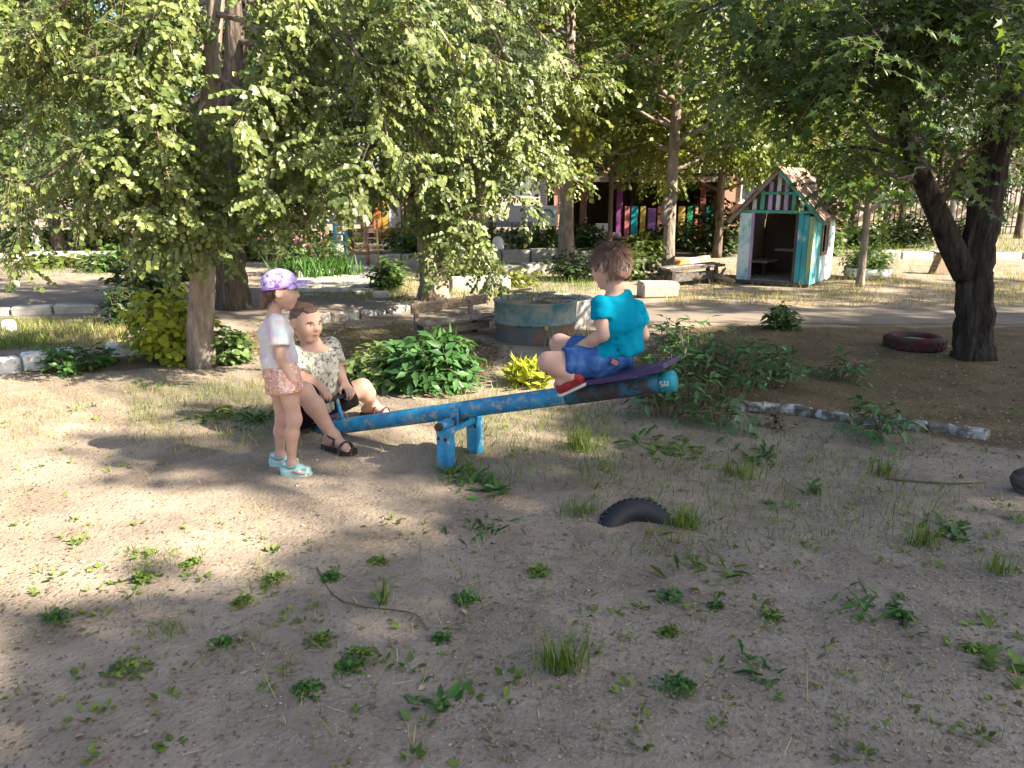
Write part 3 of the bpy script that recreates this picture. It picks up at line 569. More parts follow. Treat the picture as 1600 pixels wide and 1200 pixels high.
# a thinner fringe that breaks the edge of the shade into flecks
nfr = len(cl)
for (u, v, s) in [(230, 742, .4)]:
    for k in range(2):
        g = G(u+rg.normal()*35, v+rg.normal()*8); h = rg.uniform(8.5, 12); cl.append(np.array([g[0]+SUN_H[0]*h*KS, g[1]+SUN_H[1]*h*KS, h]))
for (u, v, yy, k) in [(440, 470, 4.06, 2), (435, 520, 4.06, 2), (440, 560, 4.06, 2), (445, 610, 4.06, 3), (450, 660, 4.06, 3), (450, 710, 4.06, 3), (480, 500, 4.8, 1), (500, 560, 4.8, 3), (490, 590, 4.8, 2), (520, 640, 4.6, 3), (520, 690, 4.4, 3), (990, 545, 3.75, 1), (980, 575, 3.75, 2), (1010, 590, 3.7, 4), (900, 605, 3.8, 1)]:  # leaf clumps added towards the sun to dapple the girl, man and boy
    for _ in range(k):
        g = Q(u+rg.normal()*8, v+rg.normal()*10, yy); h = rg.uniform(8.5, 12)-g[2]; cl.append(np.array([g[0]+SUN_H[0]*h*KS, g[1]+SUN_H[1]*h*KS, g[2]+h]))
cl = np.array(cl); cens = np.array([[6.0, -.6], [9.2, 2.6], [12.2, .6], [12.6, 5.0]])+SUN_H*KS*6.0
own = np.argmin(((cl[:, None, :2]-cens[None])**2).sum(-1), 1)
labs = ['shade tree out of view beside the camera', 'shade tree out of view beyond right edge', 'shade tree out of view far to the right', 'shade tree out of view right of the forked maple']
for i in range(4):
    mine = np.flatnonzero(own == i); b = np.array([cens[i][0], cens[i][1], 0]); root = empty('shade_tree', b, labs[i], 'tree'); LV = Leaves(90+i); TW = []
    top = b+[0, 0, 12.5]; MB().tube(catmull([b-[0, 0, .05], b+[.1, 0, 4], b+[-.05, .1, 8], top], 5), np.linspace(.30, .07, 16), 12, True, .15, i).build('trunk', 'bark', root, True, b)
    for j in mine:
        c = cl[j]; fr = j >= nfr; n = 20 if not fr else 9; sd = .15 if not fr else .14
        s = b+np.array([0, 0, max(5, c[2]-2.2)]); TW.append((limb_curve(s, c, .1, rg, 4, .03), .014, .004))
        p = c+rg.normal(size=(n, 3))*np.array([sd, sd, sd*.7]); LV.add(p, rg.normal(size=(n, 3)), rg.normal(size=(n, 3))+[.5, -.2, .8], rg.uniform(.16, .24, n))
    thin_tubes(TW, 'twigs', 'twig', root, b)['kind'] = 'stuff'; LV.build('crown', 'leaf_maple', root, 'diamond', b)
# ------------------------------------------------------------------ the brick building and the pale house, far behind
def brick_mat(name, c1, c2, mortar, scale):
    m, N, L, B = nodes(name); tc = N.new('ShaderNodeTexCoord'); br = N.new('ShaderNodeTexBrick'); mp = N.new('ShaderNodeMapping'); mp.inputs['Rotation'].default_value = (pi/2, 0, 0)
    L.new(tc.outputs['Object'], mp.inputs[0]); L.new(mp.outputs[0], br.inputs['Vector']); br.inputs['Scale'].default_value = scale
    br.inputs['Color1'].default_value = (*c1, 1); br.inputs['Color2'].default_value = (*c2, 1); br.inputs['Mortar'].default_value = (*mortar, 1); br.inputs['Mortar Size'].default_value = .015
    L.new(br.outputs[0], B.inputs['Base Color']); B.inputs['Roughness'].default_value = .9; return m
brick_mat('brick', (.42, .20, .12), (.36, .16, .10), (.42, .38, .34), 4)
plain('white_paint', (.72, .72, .72), .5, .3, .06); plain('glass_dark', (.05, .06, .07), .1, .8, .2, 1.5, 0)
plain('pale_plaster', (.38, .32, .29), .9, .1); plain('roof_dark', (.05, .05, .055), .8, .1)
bY = 34.0; B0 = np.array([8, bY, 0]); bb = empty('brick_building', B0, 'tall brick building with white windows showing through the crowns', 'building')
MB().box((8, bY+4, 6.5), (13, 8, 13)).build('wall', 'brick', bb, False, B0)
MB().box((8, bY+3.9, 13.1), (13.6, 8.6, .25)).build('roof', 'roof_dark', bb, False, B0)
for r, z in enumerate((1.9, 5.1, 8.3, 11.2)):
    for c in range(5):
        x = 2.9+c*2.55; w = MB().box((x, bY-.03, z), (1.5, .10, 1.6), None, .01).build('window', 'white_paint', bb, False, B0)
        for k in (-1, 1): MB().box((x+k*.36, bY-.085, z), (.6, .02, 1.4)).build('pane', 'glass_dark', w, False, B0)
        MB().box((x, bY-.12, z-.86), (1.7, .2, .06)).build('sill', 'white_paint', w, False, B0)
for (x, z) in ((4.2, 3.55), (6.7, 6.75), (8.0, 3.55)):
    bl = MB().box((x, bY-.55, z), (2.2, 1.0, .12)).build('balcony', 'concrete', bb, False, B0)
    MB().box((x, bY-1.02, z+.55), (2.2, .05, .95)).build('balcony_panel', 'white_paint', bl, False, B0)
p0 = np.array([24, 42, 0]); ph = empty('pale_house', p0, 'low pale house beyond the iron railing', 'house')
MB().box((26, 44, 1.5), (22, 4, 3.0)).build('wall', 'pale_plaster', ph, False, p0)
MB().box((26, 43.9, 3.1), (22.6, 4.6, .2)).build('roof', 'roof_dark', ph, False, p0)
for x in (16.5, 19.5, 22.5, 25.5):
    w = MB().box((x, 41.98, 1.6), (1.2, .08, 1.2)).build('window', 'white_paint', ph, False, p0); MB().box((x, 41.93, 1.6), (1.0, .03, 1.0)).build('pane', 'glass_dark', w, False, p0)

# ------------------------------------------------------------------ verandas with coloured boards
for n, c in dict(c_pink=(.40, .12, .12), c_teal=(.015, .24, .31), c_yellow=(.42, .29, .06), c_purple=(.19, .09, .30), c_salmon=(.58, .24, .14), c_green=(.03, .28, .13), c_red=(.45, .07, .07), c_brown=(.16, .09, .06), c_orange=(.50, .19, .06), c_lilac=(.62, .56, .66), c_blue=(.10, .33, .5), c_darkpurple=(.17, .04, .15), c_wine=(.14, .03, .03)).items(): plain(n, c, .6, .3, .12, 5)
vY = G(1000, 382)[1]; V0 = np.array([Q(1000, 380, vY)[0], vY, 0])
vr = empty('veranda', V0, 'open wooden veranda fenced with boards of many bright colours', 'veranda')
xl, xr = Q(890, 300, vY)[0], Q(1125, 300, vY)[0]
MB().box(((xl+xr)/2, vY+1.6, 1.98), (xr-xl+.6, 3.6, .10)).build('roof', 'roof_dark', vr, False, V0)
MB().box(((xl+xr)/2, vY-.22, 1.86), (xr-xl+.6, .05, .16)).build('fascia', 'wood_grey', vr, False, V0)
MB().box(((xl+xr)/2, vY+3.3, .95), (xr-xl, .08, 1.9)).build('back_wall', 'c_brown', vr, False, V0)
for x in (xl, xr): MB().box((x, vY+1.6, .95), (.08, 3.2, 1.9)).build('side_wall', 'c_brown', vr, False, V0)
MB().box(((xl+xr)/2, vY+1.6, .03), (xr-xl, 3.2, .08)).build('floor', 'wood_dark', vr, False, V0)
for u, w, c in ((911, 10, 'c_brown'), (967, 9, 'c_darkpurple'), (1096, 8, 'c_wine')):
    x = Q(u, 340, vY)[0]; MB().box((x, vY-.02, .94), (w*.02, .1, 1.86), None, .01).build('post', c, vr, False, V0)
for u0, u1, c in ((974, 983, 'c_pink'), (984, 996, 'c_teal'), (998, 1008, 'c_yellow'), (1010, 1024, 'c_purple'), (1025, 1036, 'c_salmon'), (1038, 1049, 'c_teal'), (1057, 1069, 'c_yellow'), (1071, 1081, 'c_green'), (1083, 1089, 'c_salmon'), (1100, 1112, 'c_teal'), (1114, 1124, 'c_orange')):
    x0, x1 = Q(u0, 350, vY)[0], Q(u1, 350, vY)[0]; hh = .98 if c != 'c_purple' else .92
    MB().box(((x0+x1)/2, vY-.10, .12+hh/2), (x1-x0-.03, .03, hh), None, .006).build('board', c, vr, False, V0)
for z in (.35, .85): MB().box(((Q(974, 350, vY)[0]+Q(1124, 350, vY)[0])/2, vY-.06, z), (Q(1124, 350, vY)[0]-Q(974, 350, vY)[0], .04, .07)).build('rail', 'c_brown', vr, False, V0)
kY = vY-.7; k0 = Q(950, 385, kY); kc = empty('counter', (k0[0], kY, 0), 'dark green counter with pale cluttered top before the veranda', 'counter')
plain('counter_green', (.03, .06, .045), .7, .2)
x0, x1 = Q(905, 370, kY)[0], Q(1000, 370, kY)[0]; zt = Q(950, 372, kY)[2]
MB().box(((x0+x1)/2, kY, zt/2), (x1-x0, .5, zt-.03), None, .02).build('body', 'counter_green', kc, False, (k0[0], kY, 0)); MB().box(((x0+x1)/2, kY, zt+.005), (x1-x0+.1, .6, .04), None, .01).build('top', 'wood_grey', kc, False, (k0[0], kY, 0))
rg = np.random.default_rng(4); plain('blossom', (.70, .48, .46), .8, .1)
for i in range(16):
    x = x0+.12+(x1-x0)*.62*i/16; s = rg.uniform(.05, .10)
    MB().ball((x, kY+rg.normal()*.06, zt+.025+s*.9), (s*1.1, s, s), 8).warp(.02, 14, i).build('blossom_clump', 'blossom' if i % 3 else 'white_paint', kc, True, (k0[0], kY, 0))
bx = Q(943, 358, kY)[0]; bo = empty('box', (bx, kY+.1, zt+.025), 'white box with a red figure-like mark on the counter', 'box'); MB().box((bx, kY+.1, zt+.215), (.42, .2, .38), None, .01).build('carton', 'white_paint', bo, False, (bx, kY+.1, zt+.025))
mk = MB(); mk.box((bx-.02, kY-.005, zt+.21), (.07, .006, .2)); mk.box((bx-.02, kY-.005, zt+.345), (.05, .006, .05)); mk.build('red_mark', 'c_red', bo, False, (bx, kY+.1, zt+.025))
# second veranda, far left
wY = G(600, 378)[1]; W0 = np.array([Q(600, 378, wY)[0], wY, 0]); vr2 = empty('veranda', W0, 'dark-roofed veranda with yellow and orange boards and white lattice window', 'veranda')
xl, xr = Q(545, 340, wY)[0], Q(650, 340, wY)[0]
MB().box(((xl+xr)/2, wY+1.5, 1.95), (xr-xl+.6, 3.6, .3)).build('roof', 'roof_dark', vr2, False, W0); MB().box(((xl+xr)/2, wY+3.2, .95), (xr-xl, .08, 1.9)).build('back_wall', 'c_wine', vr2, False, W0)
for u0, u1, c in ((583, 596, 'c_orange'), (597, 607, 'c_yellow'), (569, 582, 'c_wine')): x0, x1 = Q(u0, 340, wY)[0], Q(u1, 340, wY)[0]; MB().box(((x0+x1)/2, wY, .93), (x1-x0-.01, .05, 1.75), None, .008).build('board', c, vr2, False, W0)
x0, x1 = Q(608, 340, wY)[0], Q(625, 340, wY)[0]; wn = MB().box(((x0+x1)/2, wY+.03, 1.05), (x1-x0, .03, 1.25)).build('window', 'c_lilac', vr2, False, W0)
for i in range(5): MB().box(((x0+x1)/2, wY+.0, .45+i*.3), (x1-x0, .03, .03)).build('lattice_bar', 'white_paint', wn, False, W0)
for i in range(3): MB().box((x0+(x1-x0)*(i+.02)/2.04+.01, wY-.004, 1.05), (.03, .03, 1.25)).build('lattice_bar', 'white_paint', wn, False, W0)
for u in (565, 630, 637): MB().box((Q(u, 340, wY)[0], wY-.05, .92), (.07, .07, 1.84), None, .006).build('post', 'wood_grey', vr2, False, W0)
MB().box(((xl+xr)/2, wY-.08, .35), (xr-xl, .05, .12)).build('rail', 'c_brown', vr2, False, W0)
# white panel with a teal arch between the trunks
aY = G(830, 392)[1]; A0 = np.array([Q(832, 390, aY)[0], aY, 0]); ar = empty('play_panel', A0, 'white play panel with teal arch between bollard and straight trunk', 'panel')
x0, x1 = Q(794, 330, aY)[0], Q(872, 330, aY)[0]
MB().box((x0+.42, aY, .95), (.8, .05, .42), None, .01).build('pale_board', 'c_lilac', ar, False, A0); MB().box((x1-.28, aY, .90), (.55, .05, .52), None, .01).build('white_board', 'white_paint', ar, False, A0)
th = np.linspace(0, pi, 12); MB().tube([(x1-.28+.16*cos(t), aY-.04, .86+.2*sin(t)) for t in th], .03, 6).build('arch', 'c_blue', ar, True, A0)
for x in (x0+.1, x0+.75, x1-.5, x1-.06): MB().box((x, aY+.04, .4), (.05, .05, .85)).build('post', 'wood_grey', ar, False, A0)
# white and blue bollard
pb = G(778, 408); br_ = empty('bollard', pb, 'round-topped bollard, white above and blue below', 'bollard')
MB().lathe((0, 0, 0), [(0, 0), (.13, 0), (.13, .27)], 16).build('lower_part', 'c_blue', br_, True); MB().lathe((0, 0, 0), [(.128, .27), (.125, .44), (.10, .50), (.05, .54), (0, .55)], 16).build('upper_part', 'white_paint', br_, True)

# ------------------------------------------------------------------ metal climbing frame
worn('frame_blue', (.03, .25, .36), (.25, .2, .15), .62, 9); worn('frame_yellow', (.42, .34, .12), (.25, .17, .1), .55, 9); worn('frame_rust', (.33, .16, .11), (.2, .12, .08), .5, 9); worn('frame_white', (.6, .58, .52), (.3, .26, .22), .6, 9)
cY = G(543, 418)[1]; C0 = np.array([Q(560, 416, cY)[0], cY, 0]); cf = empty('climbing_frame', C0, 'metal climbing frame with big ring, blue posts and ladder rungs', 'climbing frame')
def zz(v, Y): return Q(800, v, Y)[2]
zt = zz(343, cY)
for u, c in ((523, 'frame_blue'), (541, 'frame_blue'), (573, 'frame_rust'), (590, 'frame_yellow')):
    x = Q(u, 380, cY)[0]; MB().tube([(x, cY, -.05), (x, cY, zt)], .024, 8).build('post', c, cf, True, C0)
MB().tube([Q(520, 344, cY), Q(592, 340, cY)], .022, 8).build('top_bar', 'frame_yellow', cf, True, C0)
rc = Q(556, 368, cY); MB().tube([(rc[0]+.19*cos(t), cY+.02, rc[2]+.325*sin(t)) for t in np.linspace(0, 2*pi, 29)], .02, 8, False).build('ring', 'frame_yellow', cf, True, C0)
for v in (353, 363, 372, 383): MB().tube([Q(573, v, cY), Q(590, v, cY)], .015, 6).build('rung', 'frame_white', cf, True, C0)
for v in (352, 366, 378): MB().tube([Q(523, v, cY), Q(541, v, cY)], .015, 6).build('rung', 'frame_blue', cf, True, C0)
MB().tube([Q(541, 393, cY), Q(590, 393, cY)], .016, 6).build('low_bar', 'frame_rust', cf, True, C0)
xt = Q(567, 320, cY)[0]; MB().tube([(xt+.06, cY+.03, -.05), (xt+.06, cY+.03, zz(312, cY))], .026, 8).build('tall_post', 'frame_rust', cf, True, C0)
dY = cY+.6; D0 = np.array([Q(430, 400, dY)[0], dY, 0]); cf2 = empty('climbing_frame', D0, 'pale metal frame with small arch behind the rose bush', 'climbing frame')
for u in (415, 441): x = Q(u, 380, dY)[0]; MB().tube([(x, dY, -.05), (x, dY, zz(347, dY))], .02, 8).build('post', 'frame_white', cf2, True, D0)
MB().tube([Q(403, 348, dY), Q(456, 346, dY)], .02, 8).build('top_bar', 'frame_white', cf2, True, D0); rc = Q(428, 362, dY)
MB().tube([(rc[0]+.16*cos(t), dY+.02, rc[2]+.18*sin(t)) for t in np.linspace(0, pi, 15)], .016, 8).build('arch', 'frame_white', cf2, True, D0); MB().tube([Q(403, 359, dY), Q(415, 359, dY)], .014, 6).build('side_bar', 'frame_white', cf2, True, D0)

# ------------------------------------------------------------------ iron railing and ladder at the far right
plain('iron', (.02, .02, .022), .6, .3)
rY = 29.0; R0 = np.array([18, rY, 0]); rl = empty('iron_railing', R0, 'black iron railing fence in front of the pale house', 'fence')
for z in (.25, 1.75): MB().box((19, rY, z), (13, .04, .05)).build('rail', 'iron', rl, False, R0)
bar0 = MB().box((0, 0, 0), (.03, .03, 2.0)).build('bar', 'iron', rl); bar0.location = (-5.4, 0, 1.0)
for i in range(1, 66):
    b_ = bar0.copy(); C.objects.link(b_); b_.parent = rl; b_.location = (-5.4+i*.19, .002, 1.0)
lY = G(1570, 366)[1]; L0 = np.array([Q(1566, 360, lY)[0], lY, 0]); ld = empty('ladder', L0, 'thin metal climbing ladder right of the big forked trunk', 'ladder')
plain('metal_grey', (.25, .27, .26), .5, .4)
for u in (1556, 1572): x = Q(u, 330, lY)[0]; MB().tube([(x, lY, -.05), (x, lY, zz(286, lY))], .03, 8).build('rail', 'metal_grey', ld, True, L0)
for i in range(7): v = 296+i*10; MB().tube([(Q(1556, 330, lY)[0], lY, zz(v, lY)), (Q(1572, 330, lY)[0], lY, zz(v, lY))], .02, 6).build('rung', 'metal_grey', ld, True, L0)
kerb_line('far_kerb', G(1350, 404), G(1500, 402), 3, .4, .16, 'concrete', 'shaded grey kerb behind the potted bush', seed=21)
kerb_line('far_kerb', G(1545, 404), G(1680, 402), 3, .3, .16, 'concrete', 'sunlit grey kerb right of the big forked trunk', seed=22)
sb = G(1474, 428); st = empty('wooden_stool', sb, 'small brown wedge-shaped stool half behind the forked trunk', 'stool')
MB().add(np.array([(-.16, 0, 0), (.16, 0, 0), (-.05, 0, .36), (.04, 0, .36), (-.16, .25, 0), (.16, .25, 0), (-.05, .25, .36), (.04, .25, .36)]), [(0, 1, 3, 2), (4, 6, 7, 5), (0, 2, 6, 4), (1, 5, 7, 3), (2, 3, 7, 6), (0, 4, 5, 1)]).build('body', 'wood_tan', st)
MB().box((-.01, .12, .375), (.16, .3, .03), None, .006).build('top', 'wood_dark', st)

# ------------------------------------------------------------------ playhouse
worn('house_teal', (.055, .33, .37), (.52, .60, .56), .57, 5, .7, .2, stretch=(2, 2, .6), edge=.05)
worn('house_pale', (.62, .72, .70), (.10, .38, .42), .57, 4, .7, .2, stretch=(1.6, 1.6, .8), edge=.08)
worn('house_stripe', (.40, .46, .20), (.10, .35, .33), .55, 6, .7, .2, stretch=(2, 2, .4)); worn('slat_white', (.55, .55, .58), (.3, .3, .28), .6, 8); worn('slat_lilac', (.36, .26, .42), (.3, .28, .28), .6, 8); worn('slat_green', (.06, .30, .22), (.2, .25, .2), .6, 8)
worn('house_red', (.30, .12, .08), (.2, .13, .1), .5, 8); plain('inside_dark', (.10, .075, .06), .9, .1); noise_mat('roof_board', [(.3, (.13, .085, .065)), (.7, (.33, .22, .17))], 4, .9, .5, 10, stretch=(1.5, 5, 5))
H0 = G(1149, 441); an = radians(-35); hx = np.array([cos(an), sin(an), 0]); hy = np.array([-sin(an), cos(an), 0]); hz = np.array([0, 0, 1.]); AX = [hx, hy, hz]
HW, HD, HH, HA = 1.22, 1.42, 1.16, 1.86
ho = empty('playhouse', H0, 'small teal wooden playhouse with slatted gable and open front', 'playhouse')
def hp(x, y, z): return H0+hx*x+hy*y+hz*z
def hb(name, x0, x1, y0, y1, z0, z1, mat, par=None, bev=.006): return MB().box(hp((x0+x1)/2, (y0+y1)/2, (z0+z1)/2), (x1-x0, y1-y0, z1-z0), AX, bev).build(name, mat, par or ho, False, H0)
hb('front_panel', 0, .22, 0, .03, .02, HH, 'house_pale')
for i in range(3): hb('front_board', .96+i*.088, .96+i*.088+.084, 0, .03, .02, HH-.02*i, 'house_teal' if i < 2 else 'house_stripe')
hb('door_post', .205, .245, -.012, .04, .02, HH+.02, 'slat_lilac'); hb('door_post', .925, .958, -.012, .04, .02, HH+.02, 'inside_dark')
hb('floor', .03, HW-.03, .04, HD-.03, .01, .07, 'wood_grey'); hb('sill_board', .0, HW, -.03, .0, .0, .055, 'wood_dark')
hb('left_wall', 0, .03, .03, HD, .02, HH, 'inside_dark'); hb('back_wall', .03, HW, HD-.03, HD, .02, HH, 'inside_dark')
for i in range(8):                       # right wall, boards with a window gap
    y0, y1 = .034+i*(HD-.034)/8, .034+(i+1)*(HD-.034)/8-.006; c = 'house_teal' if i in (0, 1, 2) else 'house_pale'
    if i in (3, 4): hb('side_board', HW-.03, HW, y0, y1, .02, .52, 'house_pale'); hb('side_board', HW-.03, HW, y0, y1, .96, HH, 'house_red')
    else: hb('side_board', HW-.03, HW, y0, y1, .02+.01*(i % 3), HH-.02*(i > 4), c)
ys = .034+3*(HD-.034)/8; ye = .034+5*(HD-.034)/8
for a_, b_ in ((ys-.05, ys), (ye, ye+.05)): hb('window_frame', HW-.005, HW+.02, a_, b_, .47, 1.01, 'house_red')
hb('window_frame', HW-.005, HW+.02, ys, ye, .97, 1.01, 'house_red'); hb('window_frame', HW-.005, HW+.02, ys, ye, .47, .52, 'house_red')
hb('table_top', .45, .95, .55, .85, .52, .55, 'wood_grey'); hb('table_leg', .84, .89, .60, .66, .07, .52, 'wood_tan'); hb('inner_bench', .06, .36, .5, 1.2, .30, .34, 'wood_grey'); hb('bench_leg', .18, .24, .8, .86, .07, .30, 'wood_dark')
hb('lintel', 0, HW, -.004, .04, HH+.0, HH+.05, 'slat_green'); hb('top_plate', HW-.04, HW, .04, HD, HH, HH+.04, 'slat_green'); hb('top_plate', 0, .04, .04, HD, HH, HH+.04, 'slat_green')
cx = HW/2; sl_ = (HA-HH-.05)/cx
for i, c in enumerate(['house_red', 'slat_white', 'slat_green', 'slat_lilac', 'slat_white', 'slat_lilac', 'slat_green', 'slat_white', 'slat_green']):
    x = .10+i*(HW-.2)/8; zt_ = HA-.06-abs(x-cx)*sl_
    if zt_ > HH+.09: hb('gable_slat', x-.034, x+.034, .005, .028, HH+.05, zt_, c)
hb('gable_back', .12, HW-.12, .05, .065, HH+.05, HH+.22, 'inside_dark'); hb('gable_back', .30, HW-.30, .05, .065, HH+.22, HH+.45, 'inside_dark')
hb('gable_rail', .32, HW-.32, -.012, .004, HH+.30, HH+.34, 'slat_green')
for sg in (-1, 1):
    e = cx+sg*(cx+.17); ze = HA-(cx+.17)*sl_
    m = MB().bar(hp(cx, -.06, HA-.03), hp(e, -.06, ze-.03), .05, .06, hy); m.build('rafter', 'slat_green' if sg > 0 else 'wood_grey', ho, False, H0)
    m = MB().bar(hp(cx, HD+.02, HA-.03), hp(e, HD+.02, ze-.03), .05, .06, hy); m.build('rafter', 'wood_grey', ho, False, H0)
    for j in range(7):               # roof boards
        f0, f1 = j/7, (j+1)/7-.008; xa, xb = cx+sg*(cx+.17)*f0, cx+sg*(cx+.17)*f1; za, zb = HA-(cx+.17)*f0*sl_, HA-(cx+.17)*f1*sl_; ext = np.random.RandomState(j+10*sg+20).uniform(-.03, .05, 2)
        pts = np.array([hp(xa, -.10-ext[0], za+.012), hp(xb, -.10-ext[0], zb+.012), hp(xb, HD+.06+ext[1], zb+.012), hp(xa, HD+.06+ext[1], za+.012)])
        MB().add(np.concatenate([pts, pts+[0, 0, .028]]), [(0, 3, 2, 1), (4, 5, 6, 7), (0, 1, 5, 4), (1, 2, 6, 5), (2, 3, 7, 6), (3, 0, 4, 7)]).build('roof_board', 'roof_board', ho, False, H0)
# ------------------------------------------------------------------ planters, tank, benches, tyres
def tyre(root, c, R, r, ax, mat, treads=26, half=False, squash=1.0, off=(0, 0, 0), width=1.25):
    """torus-like tyre lying about axis ax[2]; half keeps only one arc"""
    n1 = 46; prof = [(cos(t)*r*squash+R, sin(t)*r*width) for t in np.linspace(0, 2*pi, 19)[:-1]]
    prof = [(min(p, R+r*squash*.86), q) for p, q in prof]
    a0, a1 = (0, 2*pi) if not half else half; th = np.linspace(a0, a1, n1); V = []
    for t in th: V.append(np.array([[cos(t)*p, sin(t)*p, q] for p, q in prof]))
    m = len(prof); F = [(i*m+j, i*m+(j+1) % m, (i+1)*m+(j+1) % m, (i+1)*m+j) for i in range(n1-1) for j in range(m)]
    MB().add(np.asarray(c)+np.concatenate(V)@np.asarray(ax), F).build('carcass', mat, root, True, off)
    if not treads: return
    tr = MB()
    for i in range(treads):
        t = a0+(a1-a0)*(i+.5)/treads
        for s in (-1, 1):
            d = np.array([cos(t+s*.02), sin(t+s*.02), 0]); p = d*(R+r*squash*.87)+np.array([0, 0, s*r*width*.33]); e = np.array([-d[1], d[0], 0])
            tr.box(np.asarray(c)+p@np.asarray(ax), (.012, .5*(a1-a0)/treads*R*1.5, r*width*.5), np.array([d, e, [0, 0, 1.]])@np.asarray(ax), .003)
    o = tr.build('tread', mat, root, False, off); o['kind'] = 'stuff'
t0 = G(1000, 800); hx_, hy_ = G(945, 805), G(1050, 822); dd = U(hy_-hx_); RR = np.linalg.norm(hy_-hx_)/2; ctr = (hx_+hy_)/2; ctr[1] += .0; ctr[2] = -.115
tt = empty('buried_tyre', ctr*[1, 1, 0], 'black car tyre half sunk in the bare soil', 'tyre')
nrm = np.array([-dd[1], dd[0], 0]); tilt = U(np.array([.12, -.80, .52])); d2 = U(np.cross((0, 0, 1.), tilt)); up_ = np.cross(tilt, d2)
tyre(tt, ctr, .150, .064, [-d2, up_, tilt], 'rubber', 22, (radians(0), radians(180)), 1.0, ctr*[1, 1, 0], 1.25)
c0 = G(1446, 548); c0[1] += .22; rt = empty('tyre_planter', c0, 'dull red painted tyre lying flat by the forked trunk', 'tyre')
tyre(rt, c0+[0, 0, .045], .225, .065, np.eye(3), 'rubber_red', 24, False, 1, c0, 1.1); MB().lathe((0, 0, .06), [(.2, 0), (.1, .015), (0, .02)], 20, None, .05).build('soil_fill', 'soil', rt, True)
c0 = G(1366, 437); c0[1] += .3; wt = empty('planter', c0, 'low pale round planter holding a leafy bush beside playhouse', 'planter')
MB().lathe((0, 0, 0), [(.30, 0), (.38, .03), (.40, .10), (.385, .17), (.35, .19), (.32, .17), (.30, .12)], 28, None, .02).build('shell', 'whitewash', wt, True); MB().lathe((0, 0, .12), [(.31, 0), (.1, .02), (0, .02)], 20).build('soil_fill', 'soil', wt, True)
make_shrub(c0+[0, 0, .12], 'round bright leafy bush growing in the pale planter', 101, .50, .50, 26, 'leaf_pale', 'oval', (.06, .10), name='potted_bush')
# round tank used as a flower bed
TY = 8.06; c0 = np.array([Q(836, 520, TY)[0], TY, 0]); tk = empty('round_tank', c0, 'rusty teal round metal tank filled with soil and grass', 'tank')
R_ = .435; MB().lathe((0, 0, 0), [(R_-.02, -.03), (R_-.012, .05), (R_-.02, .10), (R_-.005, .175)], 48, None, .012, 3).build('lower_band', 'tank_rust', tk, True)
MB().lathe((0, 0, 0), [(R_, .175), (R_+.012, .185), (R_+.012, .20), (R_-.004, .21), (R_-.002, .37), (R_+.006, .395), (R_+.012, .405), (R_-.01, .412), (R_-.03, .40), (R_-.035, .33)], 48, None, .010, 5).build('upper_band', 'tank_teal', tk, True)
MB().lathe((0, 0, .355), [(R_-.02, 0), (.25, .012), (.1, .03), (0, .03)], 30, None, .06).build('soil_fill', 'soil', tk, True)
rg = np.random.default_rng(9)
for i in range(9):
    a, r = rg.uniform(0, 6.28), rg.uniform(.05, .33); L_ = rg.uniform(.12, .3); an_ = rg.uniform(0, 3.1); p = np.array([cos(a)*r, sin(a)*r, .40+.01*i]); d = np.array([cos(an_), sin(an_)*.6, rg.uniform(-.05, .12)])*L_/2
    MB().bar(p-d, p+d, .03, .02, (0, 0, 1), .004).build('stick', 'wood_grey' if i % 2 else 'wood_tan', tk)
MB().box((.10, -R_+.0, .17), (.035, .012, .045), None, .004).build('yellow_spot', 'c_yellow', tk)
cR = G(862, 478); cR = np.array([Q(868, 478, 9.0)[0], 9.05, 0]); rn = empty('well_ring', cR, 'pale concrete ring behind the rusty teal tank', 'concrete ring')
MB().lathe((0, 0, 0), [(.46, -.03), (.46, .27), (.45, .29), (.38, .29), (.37, .27), (.37, .1)], 40, None, .015).build('ring', 'concrete', rn, True); MB().lathe((0, 0, .18), [(.38, 0), (.1, .03), (0, .03)], 20).build('soil_fill', 'soil', rn, True)
# low plank bench beside the tank
bA, bB = Q(645, 520, 8.0), Q(762, 520, 8.45); bA[2] = bB[2] = 0; bn = empty('plank_bench', (bA+bB)/2, 'low weathered plank bench with backrest left of round tank', 'bench'); off = (bA+bB)/2; bd = U(bB-bA); bp = np.array([-bd[1], bd[0], 0])
MB().bar(Q(641, 484, 8.15), Q(761, 466, 8.6), .035, .115, (.0, -.25, 1), .008).warp(.008, 5, 2).build('backrest', 'wood_tan', bn, False, off)
MB().bar(Q(656, 507, 7.95), Q(768, 492, 8.4), .22, .03, (0, 0, 1), .006).warp(.006, 5, 3).build('seat', 'wood_grey', bn, False, off)
MB().bar(Q(672, 518, 8.0), Q(764, 506, 8.4), .03, .09, (0, 0, 1), .006).warp(.006, 5, 4).build('apron', 'wood_tan', bn, False, off)
for f in (.12, .85):
    p = bA+(bB-bA)*f
    MB().bar(p+bp*.05-[0, 0, .05], p+bp*.05+[0, 0, .17], .06, .06).build('leg', 'wood_dark', bn, False, off); MB().bar(p+bp*.12-[0, 0, .05], p+bp*.17+[0, 0, .37], .05, .04).build('back_post', 'wood_grey', bn, False, off)
